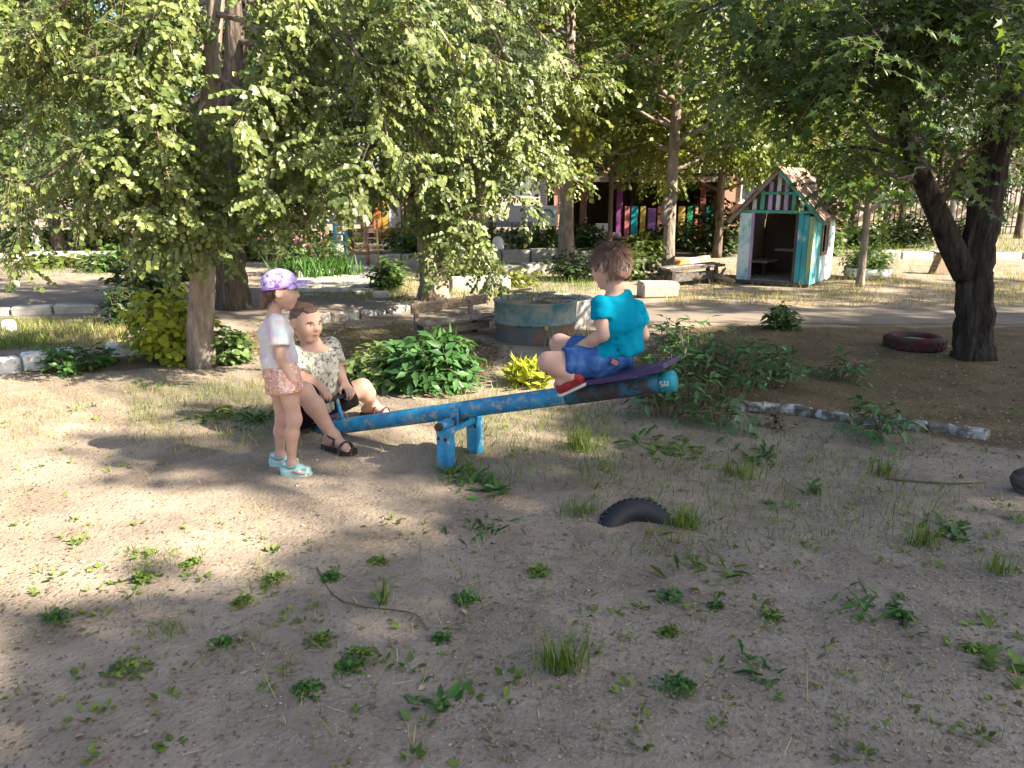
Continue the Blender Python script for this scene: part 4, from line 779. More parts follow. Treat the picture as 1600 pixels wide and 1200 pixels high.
# dark weathered bench before the playhouse
e0, e1 = G(1052, 449), G(1118, 441); off = (e0+e1)/2; db = empty('weathered_bench', off, 'dark weathered low bench left of the playhouse', 'bench'); top = .28
for k in range(3):
    q = np.array([-.04, .13, 0])*k*1.1; MB().bar(e0+q+[-.1, 0, top], e1+q+[.1, 0, top+.02], .12, .04, (0, 0, 1), .008).warp(.012, 5, k).build('plank', 'wood_dark' if k != 1 else 'wood_grey', db, False, off)
for p in (e0, e1): MB().bar(p+[0, .02, -.05], p+[0, .02, top-.02], .06, .06).build('leg', 'wood_dark', db, False, off); MB().bar(p+[-.08, .26, -.05], p+[-.08, .26, top-.02], .06, .06).build('leg', 'wood_dark', db, False, off)
MB().bar(e0+[0, .05, .14], e1+[0, .05, .14], .03, .14, (0, 0, 1), .006).build('apron', 'wood_dark', db, False, off)
lg = G(1122, 443); lo_ = empty('fallen_log', lg, 'pale split log lying between bench and playhouse', 'log'); MB().tube([lg+[-.1, .4, .14], lg+[.05, .1, .10], lg+[.22, -.15, .05]], [.06, .055, .04], 9, True, .2).build('wood', 'wood_tan', lo_, True, lg); MB().tube([lg+[.05, .1, .10], lg+[.15, .25, .2], lg+[.2, .35, .22]], [.03, .025, .02], 7).build('branch_stub', 'wood_grey', lo_, True, lg)
kerb_line('painted_beam', G(1056, 417), G(1106, 411), 3, .15, .14, 'whitewash', 'low beam painted in worn orange and white behind knotted trunk', 'beam', seed=31)
for i, o in enumerate([o for o in bpy.data.objects if o.parent and o.parent.name.startswith('painted_beam')]):
    if i != 1: o.data.materials[0] = MATS['c_orange'] if i == 0 else MATS['wood_tan']
cb = G(1030, 464); blk = empty('concrete_block', cb, 'sunlit concrete block behind the sitting boy\'s shoulder', 'block'); MB().box((0, .12, .09), (.56, .30, .24), [U((1, .12, 0)), U((-.12, 1, 0)), hz], .03).warp(.02, 6, 2).build('block', 'concrete', blk)
sp = G(1606, 770); bo_ = empty('grey_boulder', sp, 'grey lump of stone at the right edge', 'stone'); MB().ball((.05, .05, .03), (.09, .08, .10), 14).warp(.03, 7, 4).build('rock', 'wood_dark', bo_, True)
bk = G(622, 470); wb = empty('white_block', G(595, 466), 'small white concrete block below leafy clump', 'block'); MB().box((0, .08, .04), (.22, .14, .10), None, .012).build('block', 'whitewash', wb)
wp = G(10, 518); wq = empty('white_post', wp, 'short whitewashed stone post in the grass at left', 'stone'); MB().box((0, .05, .05), (.14, .12, .14), None, .03).warp(.01, 9, 1).build('post', 'whitewash', wq)

# ------------------------------------------------------------------ seesaw
SD = U([.862, -.506, 0]); SN = np.array([-SD[1], SD[0], 0]); SC = np.array([-.295, 4.22, .292]); SLOPE = .262; BD = U([SD[0], SD[1], SLOPE]); BU = U(np.cross(BD, np.cross((0, 0, 1), BD))); BU = BU if BU[2] > 0 else -BU
def sp_(s, n=0.0, z=0.0): return SC+SD*s+np.array([0, 0, SLOPE*s])+SN*n+BU*z
S0 = SC*[1, 1, 0]; ss = empty('seesaw', S0, 'blue steel-pipe seesaw tipped down to the seated man', 'seesaw')
MB().tube([sp_(s) for s in np.linspace(-1.10, 1.245, 14)], .049, 24).build('beam', 'seesaw_blue', ss, True, S0)
MB().tube([sp_(1.185), sp_(1.248)], .0515, 24).build('end_cap', 'c_teal', ss, True, S0)
for n_ in (-.15, .15):
    p = S0+SN*n_; m = MB().box(p+[0, 0, .095], (.085, .07, .27), [SD, SN, np.array([0, 0, 1.])], .008); m.build('post', 'seesaw_blue', ss, False, S0)
    MB().tube([p+SN*-.045+[0, 0, .245], p+SN*.045+[0, 0, .245]], .030, 14).build('sleeve', 'seesaw_blue', ss, True, S0)
MB().box(S0+[0, 0, .205], (.055, .235, .035), [SD, SN, np.array([0, 0, 1.])], .006).build('cross_member', 'seesaw_blue', ss, False, S0)
MB().tube([S0+SN*-.21+[0, 0, .245], S0+SN*.21+[0, 0, .245]], .017, 12).build('axle', 'rust_dark', ss, True, S0)
for n_ in (-.062, .062): MB().box(S0+SN*n_+[0, 0, .268], (.06, .014, .10), [SD, SN, np.array([0, 0, 1.])], .006).build('bracket', 'seesaw_blue', ss, False, S0)
# seats: bent boards with an upturned lip
def seat(s0, s1, mat, lip):
    m = MB(); ss_ = np.linspace(s0, s1, 12); f = (ss_-s0)/(s1-s0); w = .115+.02*np.sin(f*pi); V = []
    for s, k, ww in zip(ss_, f, w):
        z = .058+lip*(max(0, k-.72)/.28)**1.6*.05
        V += [sp_(s, -ww, z), sp_(s, ww, z), sp_(s, ww, z+.024), sp_(s, -ww, z+.024)]
    F = [(i*4+j, i*4+(j+1) % 4, i*4+4+(j+1) % 4, i*4+4+j) for i in range(11) for j in range(4)]+[(3, 2, 1, 0), (44, 45, 46, 47)]
    m.add(np.array(V), F); return m.build('seat', mat, ss, False, S0)
seat(.70, 1.25, 'seesaw_violet', .45); seat(-.98, -1.36, 'seesaw_violet', .45)
for s in (-.90, .66):
    h = .185 if s < 0 else .15; hd = MB().tube([sp_(s, 0, .03), sp_(s, 0, h)], .013, 12).build('handle', 'seesaw_blue', ss, True, S0)
    MB().tube([sp_(s, -.13, h), sp_(s, .13, h)], .0135, 12).build('grip_bar', 'rubber', hd, True, S0)
worn('beam_shade', (.05, .04, .04), (.02, .13, .22), .52, 9, .6, .3); MB().tube([sp_(s) for s in np.linspace(.68, 1.186, 5)], .0512, 24).build('shade_sleeve', 'beam_shade', ss, True, S0)  # added sleeve, painted dark for the shade under the seat; blue shows through
def mark(pts, w=.0022):                    # white painted strokes on the near side of the beam end
    MB().tube([sp_(1.198+a*1.0, -math.sqrt(max(.0545**2-b*b, 0)), b) for a, b in pts], w, 5).build('painted_mark', 'white_paint', ss, False, S0)
mark([(.012, .012), (0, .012), (0, .002), (.010, 0), (.012, -.008), (0, -.012)]); mark([(.016, -.012), (.021, .016), (.027, -.012)]); mark([(.031, .010), (.038, .010), (.034, -.012)])

for n_ in (-.15, .15):
    for k_ in (-.025, .025): MB().lathe(S0+SN*n_+SD*k_-SN*.036*(1 if n_ < 0 else 1)+[0, 0, .17], [(0, -.006), (.011, -.006), (.011, .004), (0, .004)], 6, [SD, np.array([0, 0, 1.]), -SN]).build('bolt', 'rust_dark', ss, False, S0)
MB().tube([S0+SN*-.225+[0, 0, .245], S0+SN*-.205+[0, 0, .245]], .024, 6).build('axle_nut', 'rust_dark', ss, False, S0)
HANDLE_M, HANDLE_B = sp_(-.90, 0, .185), sp_(.66, 0, .15)
# ------------------------------------------------------------------ people: one smooth surface from blended rounded shapes
class Solid:
    def __init__(s, lo, hi, h):
        lo, hi = np.minimum(lo, hi)-.08, np.maximum(lo, hi)+.08; s.lo = lo; s.h = h; s.n = np.ceil((hi-lo)/h).astype(int)+1; s.F = np.full(s.n, .2, np.float32)
    def _win(s, lo, hi):
        a = np.clip(np.floor((np.asarray(lo)-s.lo)/s.h).astype(int), 0, s.n); b = np.clip(np.ceil((np.asarray(hi)-s.lo)/s.h).astype(int)+1, 0, s.n)
        if np.any(b <= a): return None, None
        ax = [s.lo[k]+np.arange(a[k], b[k])*s.h for k in range(3)]
        return tuple(slice(a[k], b[k]) for k in range(3)), np.stack(np.meshgrid(*ax, indexing='ij'), -1)
    def _mix(s, w, d, k, sub=False):
        A = s.F[w]
        if sub: A = -A
        if k > 0:
            h = np.maximum(k-np.abs(A-d), 0)/k; r = np.minimum(A, d)-h*h*k*.25
        else: r = np.minimum(A, d)
        if sub: r = -r
        s.F[w] = r
    def cone(s, a, b, ra, rb, k=.02, sub=False):
        a, b = np.asarray(a, float), np.asarray(b, float); m = max(ra, rb)+k+.03
        w, P = s._win(np.minimum(a, b)-m, np.maximum(a, b)+m)
        if w is None: return s
        ba = b-a; t = np.clip(((P-a)@ba)/(ba@ba+1e-12), 0, 1); d = np.linalg.norm(P-a-t[..., None]*ba, axis=-1)-(ra+(rb-ra)*t); s._mix(w, d, k, sub); return s
    def chain(s, pts, rs, k=.02):
        for i in range(len(pts)-1): s.cone(pts[i], pts[i+1], rs[i], rs[i+1], k)
        return s
    def ell(s, c, r, ax=None, k=.02, sub=False):
        c = np.asarray(c, float); r = np.asarray(r, float)*np.ones(3); m = r.max()+k+.03; w, P = s._win(c-m, c+m)
        if w is None: return s
        q = P-c
        if ax is not None: q = q@np.asarray(ax).T
        k0 = np.linalg.norm(q/r, axis=-1); k1 = np.linalg.norm(q/(r*r), axis=-1)+1e-9; s._mix(w, k0*(k0-1)/k1, k, sub); return s
    def slab(s, a, b, side, Wa, Wb, Da, Db, k=.03, cap=.6):
        """tapering part of elliptic section: half-width W along side, half-depth D"""
        a, b = np.asarray(a, float), np.asarray(b, float); L = np.linalg.norm(b-a); t_ = (b-a)/L; x = U(np.asarray(side)-t_*np.dot(side, t_)); y = np.cross(t_, x); m = max(Wa, Wb, Da, Db)+k+.03
        w, P = s._win(np.minimum(a, b)-m, np.maximum(a, b)+m)
        if w is None: return s
        q = P-a; l = q@t_; f = np.clip(l/L, 0, 1); Wd, Dd = Wa+(Wb-Wa)*f, Da+(Db-Da)*f; ex = np.maximum(np.maximum(-l, l-L), 0); mn = np.minimum(Wd, Dd)
        k0 = np.sqrt(((q@x)/Wd)**2+((q@y)/Dd)**2+(ex/(mn*cap))**2); s._mix(w, (k0-1)*mn, k, sub=False); return s
    def cut(s, p, n, k=.004):
        """remove what lies beyond the plane through p with normal n"""
        w, P = s._win(s.lo, s.lo+s.n*s.h); d = -((P-np.asarray(p))@U(n)); s._mix(w, d, k, True); return s
    def cutl(s, p, n, R, k=.004):
        p = np.asarray(p, float); w, P = s._win(p-R, p+R)
        q = P-p; d = np.maximum(-(q@U(n)), np.linalg.norm(q, axis=-1)-R*.95); s._mix(w, d, k, True); return s
    def wrinkle(s, amp, f, seed=0, stretch=(1, 1, 1)):
        i = np.argwhere(np.abs(s.F) < .03); P = s.lo+i*s.h; s.F[tuple(i.T)] += (amp*vnoise(P*np.asarray(stretch), f, seed)+amp*.5*vnoise(P*np.asarray(stretch), f*2.3, seed+1)).astype(np.float32); return s
    def mesh(s):
        F = s.F; S_ = F < 0; c = np.zeros(np.array(F.shape)-1, np.uint8); sl = [slice(0, -1), slice(1, None)]
        for i in (0, 1):
            for j in (0, 1):
                for k in (0, 1): c += S_[sl[i], sl[j], sl[k]]
        act = np.argwhere((c > 0) & (c < 8)); idx = np.full(c.shape, -1, np.int32); idx[tuple(act.T)] = np.arange(len(act)); acc = np.zeros((len(act), 3)); cnt = np.zeros(len(act))
        co = [(i, j, k) for i in (0, 1) for j in (0, 1) for k in (0, 1)]
        for p in co:
            for ax in range(3):
                if p[ax]: continue
                q = list(p); q[ax] = 1; fa = F[tuple((act+p).T)]; fb = F[tuple((act+q).T)]; x = (fa < 0) != (fb < 0)
                t = np.where(x, fa/(fa-fb+1e-12), 0); pt = np.array(p)+t[:, None]*(np.array(q)-np.array(p)); acc += pt*x[:, None]; cnt += x
        V = s.lo+(act+acc/cnt[:, None])*s.h; Fs = []
        for ax in range(3):
            o1, o2 = (ax+1) % 3, (ax+2) % 3; A = [slice(None)]*3; Bs = [slice(None)]*3; A[ax] = slice(0, -1); Bs[ax] = slice(1, None)
            x = np.argwhere(S_[tuple(A)] != S_[tuple(Bs)]); x = x[(x[:, o1] > 0) & (x[:, o2] > 0) & (x[:, o1] < F.shape[o1]-1) & (x[:, o2] < F.shape[o2]-1)]
            e1 = np.zeros(3, int); e1[o1] = 1; e2 = np.zeros(3, int); e2[o2] = 1
            q = np.stack([idx[tuple((x-e1-e2).T)], idx[tuple((x-e2).T)], idx[tuple(x.T)], idx[tuple((x-e1).T)]], 1); inn = S_[tuple(x.T)]; q[~inn] = q[~inn][:, ::-1]; Fs.append(q)
        return V, np.concatenate(Fs)
    def build(s, name, mat, parent, off, smooth=2):
        V, Fq = s.mesh()
        for _ in range(smooth):                       # light relaxing of the surface
            e = np.concatenate([Fq[:, [0, 1]], Fq[:, [1, 2]], Fq[:, [2, 3]], Fq[:, [3, 0]]]); sm = np.zeros_like(V); ct = np.zeros(len(V))
            for k in range(3): sm[:, k] = np.bincount(e[:, 0], V[e[:, 1], k], len(V))+np.bincount(e[:, 1], V[e[:, 0], k], len(V))
            ct = np.bincount(e[:, 0], minlength=len(V))+np.bincount(e[:, 1], minlength=len(V)); V = V*.5+.5*sm/np.maximum(ct, 1)[:, None]
        return link(name, np_mesh(name, V-np.asarray(off), [Fq]), mat, parent, True)

def frame(fwd, up=(0, 0, 1)):
    f = U(fwd); r = U(np.cross(f, up)); return r, f, np.cross(r, f)          # right, forward, up
def head(B, c, R, h, neck, nr, ears=True):
    """c head centre, R=(right, forward, up), h head height"""
    r, f, u = R; P = lambda x, y, z: np.asarray(c)+h*(r*x+f*y+u*z); AXh = np.array([r, f, u])
    B.ell(P(0, -.05, .12), h*np.array([.355, .435, .375]), AXh, .01); B.ell(P(0, .09, -.13), h*np.array([.275, .31, .35]), AXh, .06*h*4)
    B.cone(P(-.09, .25, -.40), P(.09, .25, -.40), .085*h, .085*h, .16*h); B.ell(P(.17, .25, -.14), h*np.array([.12, .12, .13]), AXh, .1*h); B.ell(P(-.17, .25, -.14), h*np.array([.12, .12, .13]), AXh, .1*h)
    B.cone(P(-.13, .335, .10), P(.13, .335, .10), .05*h, .05*h, .09*h)
    for sx in (-1, 1): B.ell(P(sx*.145, .43, .015), h*np.array([.085, .07, .05]), AXh, .06*h, sub=True)
    B.cone(P(0, .385, .05), P(0, .455, -.10), .03*h, .055*h, .05*h)
    for sx in (-1, 1): B.ell(P(sx*.055, .405, -.115), h*np.array([.04, .045, .035]), AXh, .03*h)
    B.ell(P(0, .385, -.225), h*np.array([.11, .045, .028]), AXh, .03*h); B.ell(P(0, .375, -.275), h*np.array([.095, .05, .032]), AXh, .03*h)
    if ears:
        for sx in (-1, 1): B.ell(P(sx*.385, -.06, -.02), h*np.array([.04, .105, .155]), np.array([U(r+f*sx*.45), U(f-r*sx*.45), u]), .025*h); B.ell(P(sx*.43, -.02, .0), h*np.array([.035, .05, .085]), AXh, .02*h, sub=True)
    B.cone(P(0, -.10, -.22), neck, nr*.95, nr*1.08, .06*h)
    return P, AXh
def face_parts(root, off, P, AXh, h, brow='hair_brown', lips=True):
    for sx in (-1, 1):
        MB().ball(P(sx*.145, .338, .012), h*np.array([.058, .045, .026]), 12, AXh).build('eye', 'eye_white', root, True, off)
        MB().ball(P(sx*.145, .366, .012), h*np.array([.030, .020, .024]), 10, AXh).build('iris', 'eye_dark', root, True, off)
        MB().tube([P(sx*.06, .395, .088), P(sx*.14, .40, .108), P(sx*.23, .355, .085)], [.016*h, .024*h, .013*h], 6).build('eyebrow', brow, root, True, off)
    if lips: MB().tube([P(-.095, .385, -.248), P(-.04, .432, -.238), P(0, .436, -.245), P(.04, .432, -.238), P(.095, .385, -.248)], [.006*h, .017*h, .017*h, .017*h, .006*h], 6).build('lips', 'lip', root, True, off)
def hand(B, wrist, d, pn, thumb, L, curl=.5, grip=0.0):
    """wrist, finger direction d, palm normal pn (towards the palm side), thumb side vector, hand length L"""
    d = U(d); pn = U(np.asarray(pn)-d*np.dot(pn, d)); s = np.cross(d, pn); s = s if np.dot(s, thumb) > 0 else -s; w = np.asarray(wrist, float)
    B.slab(w, w+d*L*.46, s, L*.15, L*.215, L*.085, L*.08, L*.1, .5)
    for i, (x, ln) in enumerate(((.165, .42), (.058, .47), (-.05, .44), (-.15, .34))):
        p = w+d*L*(.47-.02*abs(i-1))+s*L*x; a = 0.0; dd = U(d+s*x*.25); r = L*(.052 if i < 3 else .045)
        for j, fr in enumerate((.45, .32, .25)):
            a += (curl*(.55 if j == 0 else .8)+grip*(.75 if j == 0 else 1.15)); v = U(dd*cos(a)+pn*sin(a)); q = p+v*ln*L*fr; B.cone(p, q, r, r*.92, L*.012); p = q; r *= .92
    p = w+d*L*.14+s*L*.15; v = U(d*.62+s*.75+pn*(.25+grip*.2)); q = p+v*L*.23; B.cone(p, q, L*.075, L*.06, L*.05); v2 = U(d*.9+s*(.25-grip*.3)+pn*(.3+grip*.7)); B.cone(q, q+v2*L*.2, L*.058, L*.045, L*.02)
def foot(B, ankle, d, L, r, up=(0, 0, 1), drop=.055):
    d = U(d); up = np.asarray(up, float); s = np.cross(d, up); a = np.asarray(ankle, float); sole = a-up*drop
    B.cone(a, sole-d*L*.20+up*L*.12, r, L*.125, .03); B.cone(a+d*L*.05, sole+d*L*.40+up*L*.11, r*.95, L*.11, .03); B.cone(sole-d*L*.20+up*L*.11, sole+d*L*.42+up*L*.085, L*.11, L*.10, .03)
    for i, x in enumerate((.12, .055, 0, -.05, -.10)):
        k = -np.sign(np.dot(s, s)); B.cone(sole+d*L*.45+s*L*x+up*L*.07, sole+d*L*(.66-.035*i)+s*L*x*1.05+up*L*.055, L*.045, L*(.05 if i == 0 else .036), .004)
    return sole
def strands(parent, off, P, AXh, h, rad, cen, n, mat, seed, keep, L_=.16, lift=.25):
    """short locks lying over the hair, combed away from the crown"""
    rg = np.random.default_rng(seed); d = rg.normal(size=(n*2, 3)); d /= np.linalg.norm(d, axis=1)[:, None]; d = d[[keep(*q_) for q_ in d]][:n]; rad = np.asarray(rad)
    loc = np.asarray(cen)+d*rad; nr = d/rad; nr /= np.linalg.norm(nr, axis=1)[:, None]; cr_ = np.array([.12, -.35, .9]); fl = d-cr_/np.linalg.norm(cr_)*.9+np.array([0, .0, -.5]); fl -= nr*np.sum(fl*nr, 1)[:, None]; fl /= np.linalg.norm(fl, axis=1)[:, None]+1e-6
    ax_ = fl+nr*lift*rg.uniform(.1, 1, (len(d), 1))+rg.normal(size=d.shape)*.13; W3 = np.array([P(*q_) for q_ in loc]); A3 = ax_@AXh; N3 = nr@AXh; H_ = Leaves(seed); H_.add(W3-N3*.003, A3, N3, rg.uniform(.6, 1.2, len(d))*L_*h)
    return H_.build('hair_locks', mat, parent, 'blade', off, True, 1.1)
leaf_mat('lock_brown', (.03, .017, .011), (.12, .066, .045), .05, .5, .4); leaf_mat('lock_red_brown', (.085, .048, .034), (.27, .165, .12), .05, .45, .45); leaf_mat('lock_short', (.04, .024, .017), (.13, .08, .058), .05, .6, .3)
plain('skin', (.45, .275, .205), .58, .3, .16, 11, .06, dist=.003, bscale=90); plain('skin_child', (.49, .305, .235), .58, .3, .14, 11, .05, dist=.002, bscale=90)
for m_ in ('skin', 'skin_child'):
    b_ = MATS[m_].node_tree.nodes['Principled BSDF']; b_.inputs['Subsurface Weight'].default_value = .12; b_.inputs['Subsurface Radius'].default_value = (.012, .005, .003); b_.inputs['Subsurface Scale'].default_value = 1
plain('eye_white', (.7, .68, .65), .2, .6, .02); plain('eye_dark', (.03, .02, .015), .15, .6, .1); plain('lip', (.32, .12, .11), .5, .3)
noise_mat('hair_brown', [(.3, (.055, .030, .020)), (.7, (.15, .085, .06))], 26, .55, .6, 60, stretch=(3, 3, .6), spec=.4, dist=.01); noise_mat('hair_red_brown', [(.3, (.13, .062, .045)), (.7, (.30, .165, .125))], 30, .5, .8, 70, stretch=(3, 3, .5), spec=.45, dist=.01)
noise_mat('stubble', [(.3, (.08, .05, .038)), (.7, (.19, .125, .095))], 60, .7, .4, 150, spec=.2, dist=.004)
noise_mat('tee_blue', [(.3, (.0, .18, .29)), (.7, (.004, .245, .365))], 5, .9, .3, 13, spec=.04, dist=.025)
noise_mat('denim', [(.3, (.016, .045, .14)), (.5, (.035, .095, .27)), (.75, (.10, .20, .42))], 16, .9, .4, 30, spec=.1, dist=.01, detail=8)
plain('denim_label', (.45, .16, .11), .8, .1); plain('shoe_red', (.26, .018, .024), .6, .3, .2, 30); plain('shoe_white', (.65, .62, .58), .7, .2); plain('shoe_sole', (.58, .56, .50), .8, .2)
plain('black_cloth', (.010, .010, .012), .9, .1, .3, 30, .3, dist=.01, bscale=18); plain('strap_dark', (.055, .03, .04), .7, .25); plain('sole_dark', (.03, .025, .025), .8, .2); plain('spectacles', (.015, .012, .012), .3, .5)
spots('floral_shirt', (.52, .49, .40), [(.34, .33, .17), (.28, .28, .27), (.13, .13, .13)], 34, .40, .85, [(0, (.46, .43, .33)), (1, (.60, .57, .49))], .3, 16, [26, 34, 40]); 
spots('tie_dye', (.55, .52, .54), [(.56, .42, .49), (.45, .54, .56)], 9, .40, .85, [(0, (.50, .48, .50)), (1, (.62, .60, .60))], .3, 14, [8, 10])
spots('pink_floral', (.62, .36, .34), [(.72, .60, .55), (.48, .17, .19), (.50, .36, .12)], 55, .42, .85, None, .3, 22, [50, 62, 75])
spots('lilac_print', (.40, .34, .60), [(.15, .07, .32), (.30, .12, .38), (.50, .46, .68)], 38, .40, .85, [(0, (.35, .29, .56)), (1, (.45, .40, .64))], .12, 10, [36, 44, 52])
plain('lilac_edge', (.27, .12, .40), .8, .2); plain('mint', (.36, .58, .54), .6, .3, .08); plain('mint_dark', (.16, .33, .34), .6, .3); plain('sandal_pink', (.55, .16, .17), .6, .3)

# ---- girl standing at the seesaw
off = G(455, 738); off[2] = gz(off[0], off[1]); g0 = off.copy(); girl = empty('person', g0, 'small child in lilac cap, pale tie-dyed top and pink shorts standing beside man', 'person')
gY = 4.06; q = lambda u, v, dy=0.0: Q(u, v, gY+dy)
fwd = U([1, .10, 0]); R = frame(U([1, .22, -.10])); far = np.array([-fwd[1], fwd[0], 0])
neckb = q(428, 491); hc = q(440, 455); hh = .190
B = Solid(q(395, 410)-[.05, .25, 0], q(500, 750)+[.05, .25, .05], .006)
P, AXh = head(B, hc, R, hh, neckb, .033)
pel = q(437, 582); chest = q(431, 520); waist = q(435, 556)
B.slab(neckb-[0, 0, .035], chest, far, .085, .095, .05, .068, .03); B.slab(chest, waist, far, .092, .082, .066, .062, .03); B.slab(waist, pel, far, .085, .098, .064, .075, .03)
def arm(B, s, e, w, r, k=.02): B.cone(s, e, r[0], r[1], k); B.cone(e, w, r[1], r[2], k)
sN, eN, wN = q(432, 503, -.085), q(438, 558, -.125), q(455, 592, -.11); sF, eF, wF = q(436, 503, .085), q(446, 556, .13), q(460, 590, .12)
arm(B, sN, eN, wN, (.033, .026, .019)); hand(B, wN, wN-eN+[0.0, 0, -.03], (0.25, .9, 0), (1, -.2, 0), .105, .45)
arm(B, sF, eF, wF, (.033, .026, .019)); hand(B, wF, wF-eF, (0.25, -.9, 0), (1, .2, 0), .105, .45)
hN, kN, aN = q(447, 590, -.055), q(460, 655, -.06), q(455, 722, -.05); hF, kF, aF = q(436, 590, .055), q(442, 655, .08), q(437, 712, .09)
aN[2] = g0[2]+.062; aF[2] = g0[2]+.062
for h_, k_, a_ in ((hN, kN, aN), (hF, kF, aF)):
    B.cone(h_, k_, .060, .037, .035); cm = k_*.68+a_*.32-fwd*.008; B.cone(k_, cm, .036, .037, .03); B.cone(cm, a_, .036, .0215, .02); foot(B, a_, U([1, -.12, 0]), .165, .023)
B.build('body', 'skin_child', girl, g0); face_parts(girl, g0, P, AXh, hh)
# top, shorts
T = Solid(q(395, 470)-[.05, .28, .02], q(480, 600)+[.02, .28, .05], .0065)
for s_, e_, w_ in ((sN, eN, wN), (sF, eF, wF)): d_ = e_-s_; T.cone(s_, s_+d_*.80, .046, .055, .03); T.cutl(s_+d_*.66, d_, .09, .003)
T.slab(neckb-[0, 0, .028], chest, far, .098, .112, .058, .084, .03, .45); T.slab(chest, waist+fwd*.004, far, .112, .118, .084, .092, .03); T.slab(waist, q(437, 571), far, .118, .124, .092, .096, .03, .3)
T.cut(q(437, 569), (0, 0, -1)); T.ell(neckb+[0, 0, .012]+fwd*.01, (.05, .05, .04), None, .02, True); T.wrinkle(.005, 16, 3, (1, 1, .45)); T.wrinkle(.003, 40, 9, (1, 1, .4))
T.build('top', 'tie_dye', girl, g0)
T = Solid(q(395, 550)-[.05, .25, .02], q(485, 625)+[.02, .25, .05], .0065)
T.slab(waist, pel, far, .092, .112, .074, .090, .03); 
for h_, k_ in ((hN, kN), (hF, kF)): T.cone(h_+[0, 0, .02], h_+(k_-h_)*.55, .080, .080, .035); T.cutl(h_+(k_-h_)*.33, k_-h_, .13, .003)
T.wrinkle(.004, 30, 4); T.build('shorts', 'pink_floral', girl, g0)
# hair, cap, sandals
r, f, u = R
Hh = Solid(hc-.2, hc+.2, .0045); Hh.ell(P(0, -.07, .10), hh*np.array([.385, .445, .40]), AXh, .01); Hh.cutl(P(0, .26, -.1), f*1.0+u*-.15, .16, .01); Hh.cut(P(0, 0, -.30), -u, .02); Hh.cone(P(0, -.42, -.16), P(.04, -.48, -.46), .032, .016, .03)
for sx in (-1, 1): Hh.ell(P(sx*.40, -.02, -.03), hh*np.array([.12, .13, .17]), AXh, .005, True)
Hh.build('hair', 'hair_brown', girl, g0)
strands(girl.children[-1], g0, P, AXh, hh, (.385, .445, .40), (0, -.07, .10), 1500, 'lock_brown', 8, lambda x, y_, z: -.95 < z < .2 and y_ < .1 and not (abs(x) > .75 and y_ > -.3), .2, .1)
cr, cf_, cu = r, U(f+u*.24), U(np.cross(r, U(f+u*.24))); AXc = np.array([cr, cf_, cu]); PC = lambda x, y, z: P(0, -.05, .17)+hh*(cr*x+cf_*y+cu*z)
K = Solid(hc-.22, hc+.24, .004); K.ell(PC(0, -.02, .02), hh*np.array([.43, .515, .44]), AXc, .01); K.cut(PC(0, 0, -.06), -cu, .01); K.cutl(PC(0, -.50, .03), -cf_, .035, .006); K.build('cap', 'lilac_print', girl, g0)
cap_ = girl.children[-1]
V = []; n_ = 13
for i, t in enumerate(np.linspace(-1, 1, n_)):
    an_ = t*1.15; a = PC(.43*sin(an_), .50*cos(an_), -.02); L_ = .36*cos(t*1.25)**.7 if abs(t) < 1 else .05; b = PC(.40*sin(an_), .50*cos(an_)+L_, -.06-.06*t*t); mid = (a+b)/2+cu*hh*.03
    V += [a+cu*.004, mid+cu*.004, b+cu*.003, b-cu*.002, mid-cu*.002, a-cu*.002]
Fv = [(i*6+j, i*6+(j+1) % 6, i*6+6+(j+1) % 6, i*6+6+j) for i in range(n_-1) for j in range(6)]+[(0, 1, 2, 3, 4, 5), tuple((n_-1)*6+j for j in (5, 4, 3, 2, 1, 0))]
MB().add(np.array(V), Fv).build('visor', 'lilac_print', cap_, True, g0)
MB().tube([PC(.437*sin(t), .522*cos(t)-.02, -.045) for t in np.linspace(-pi, pi, 40)], .0035, 6, False).build('cap_band', 'lilac_edge', cap_, True, g0); MB().ball(PC(0, -.02, .465), .007, 8).build('button', 'lilac_edge', cap_, True, g0)
MB().ball(P(0, -.44, -.17), (.02, .02, .02), 8).build('hair_tie', 'c_teal', girl, True, g0)
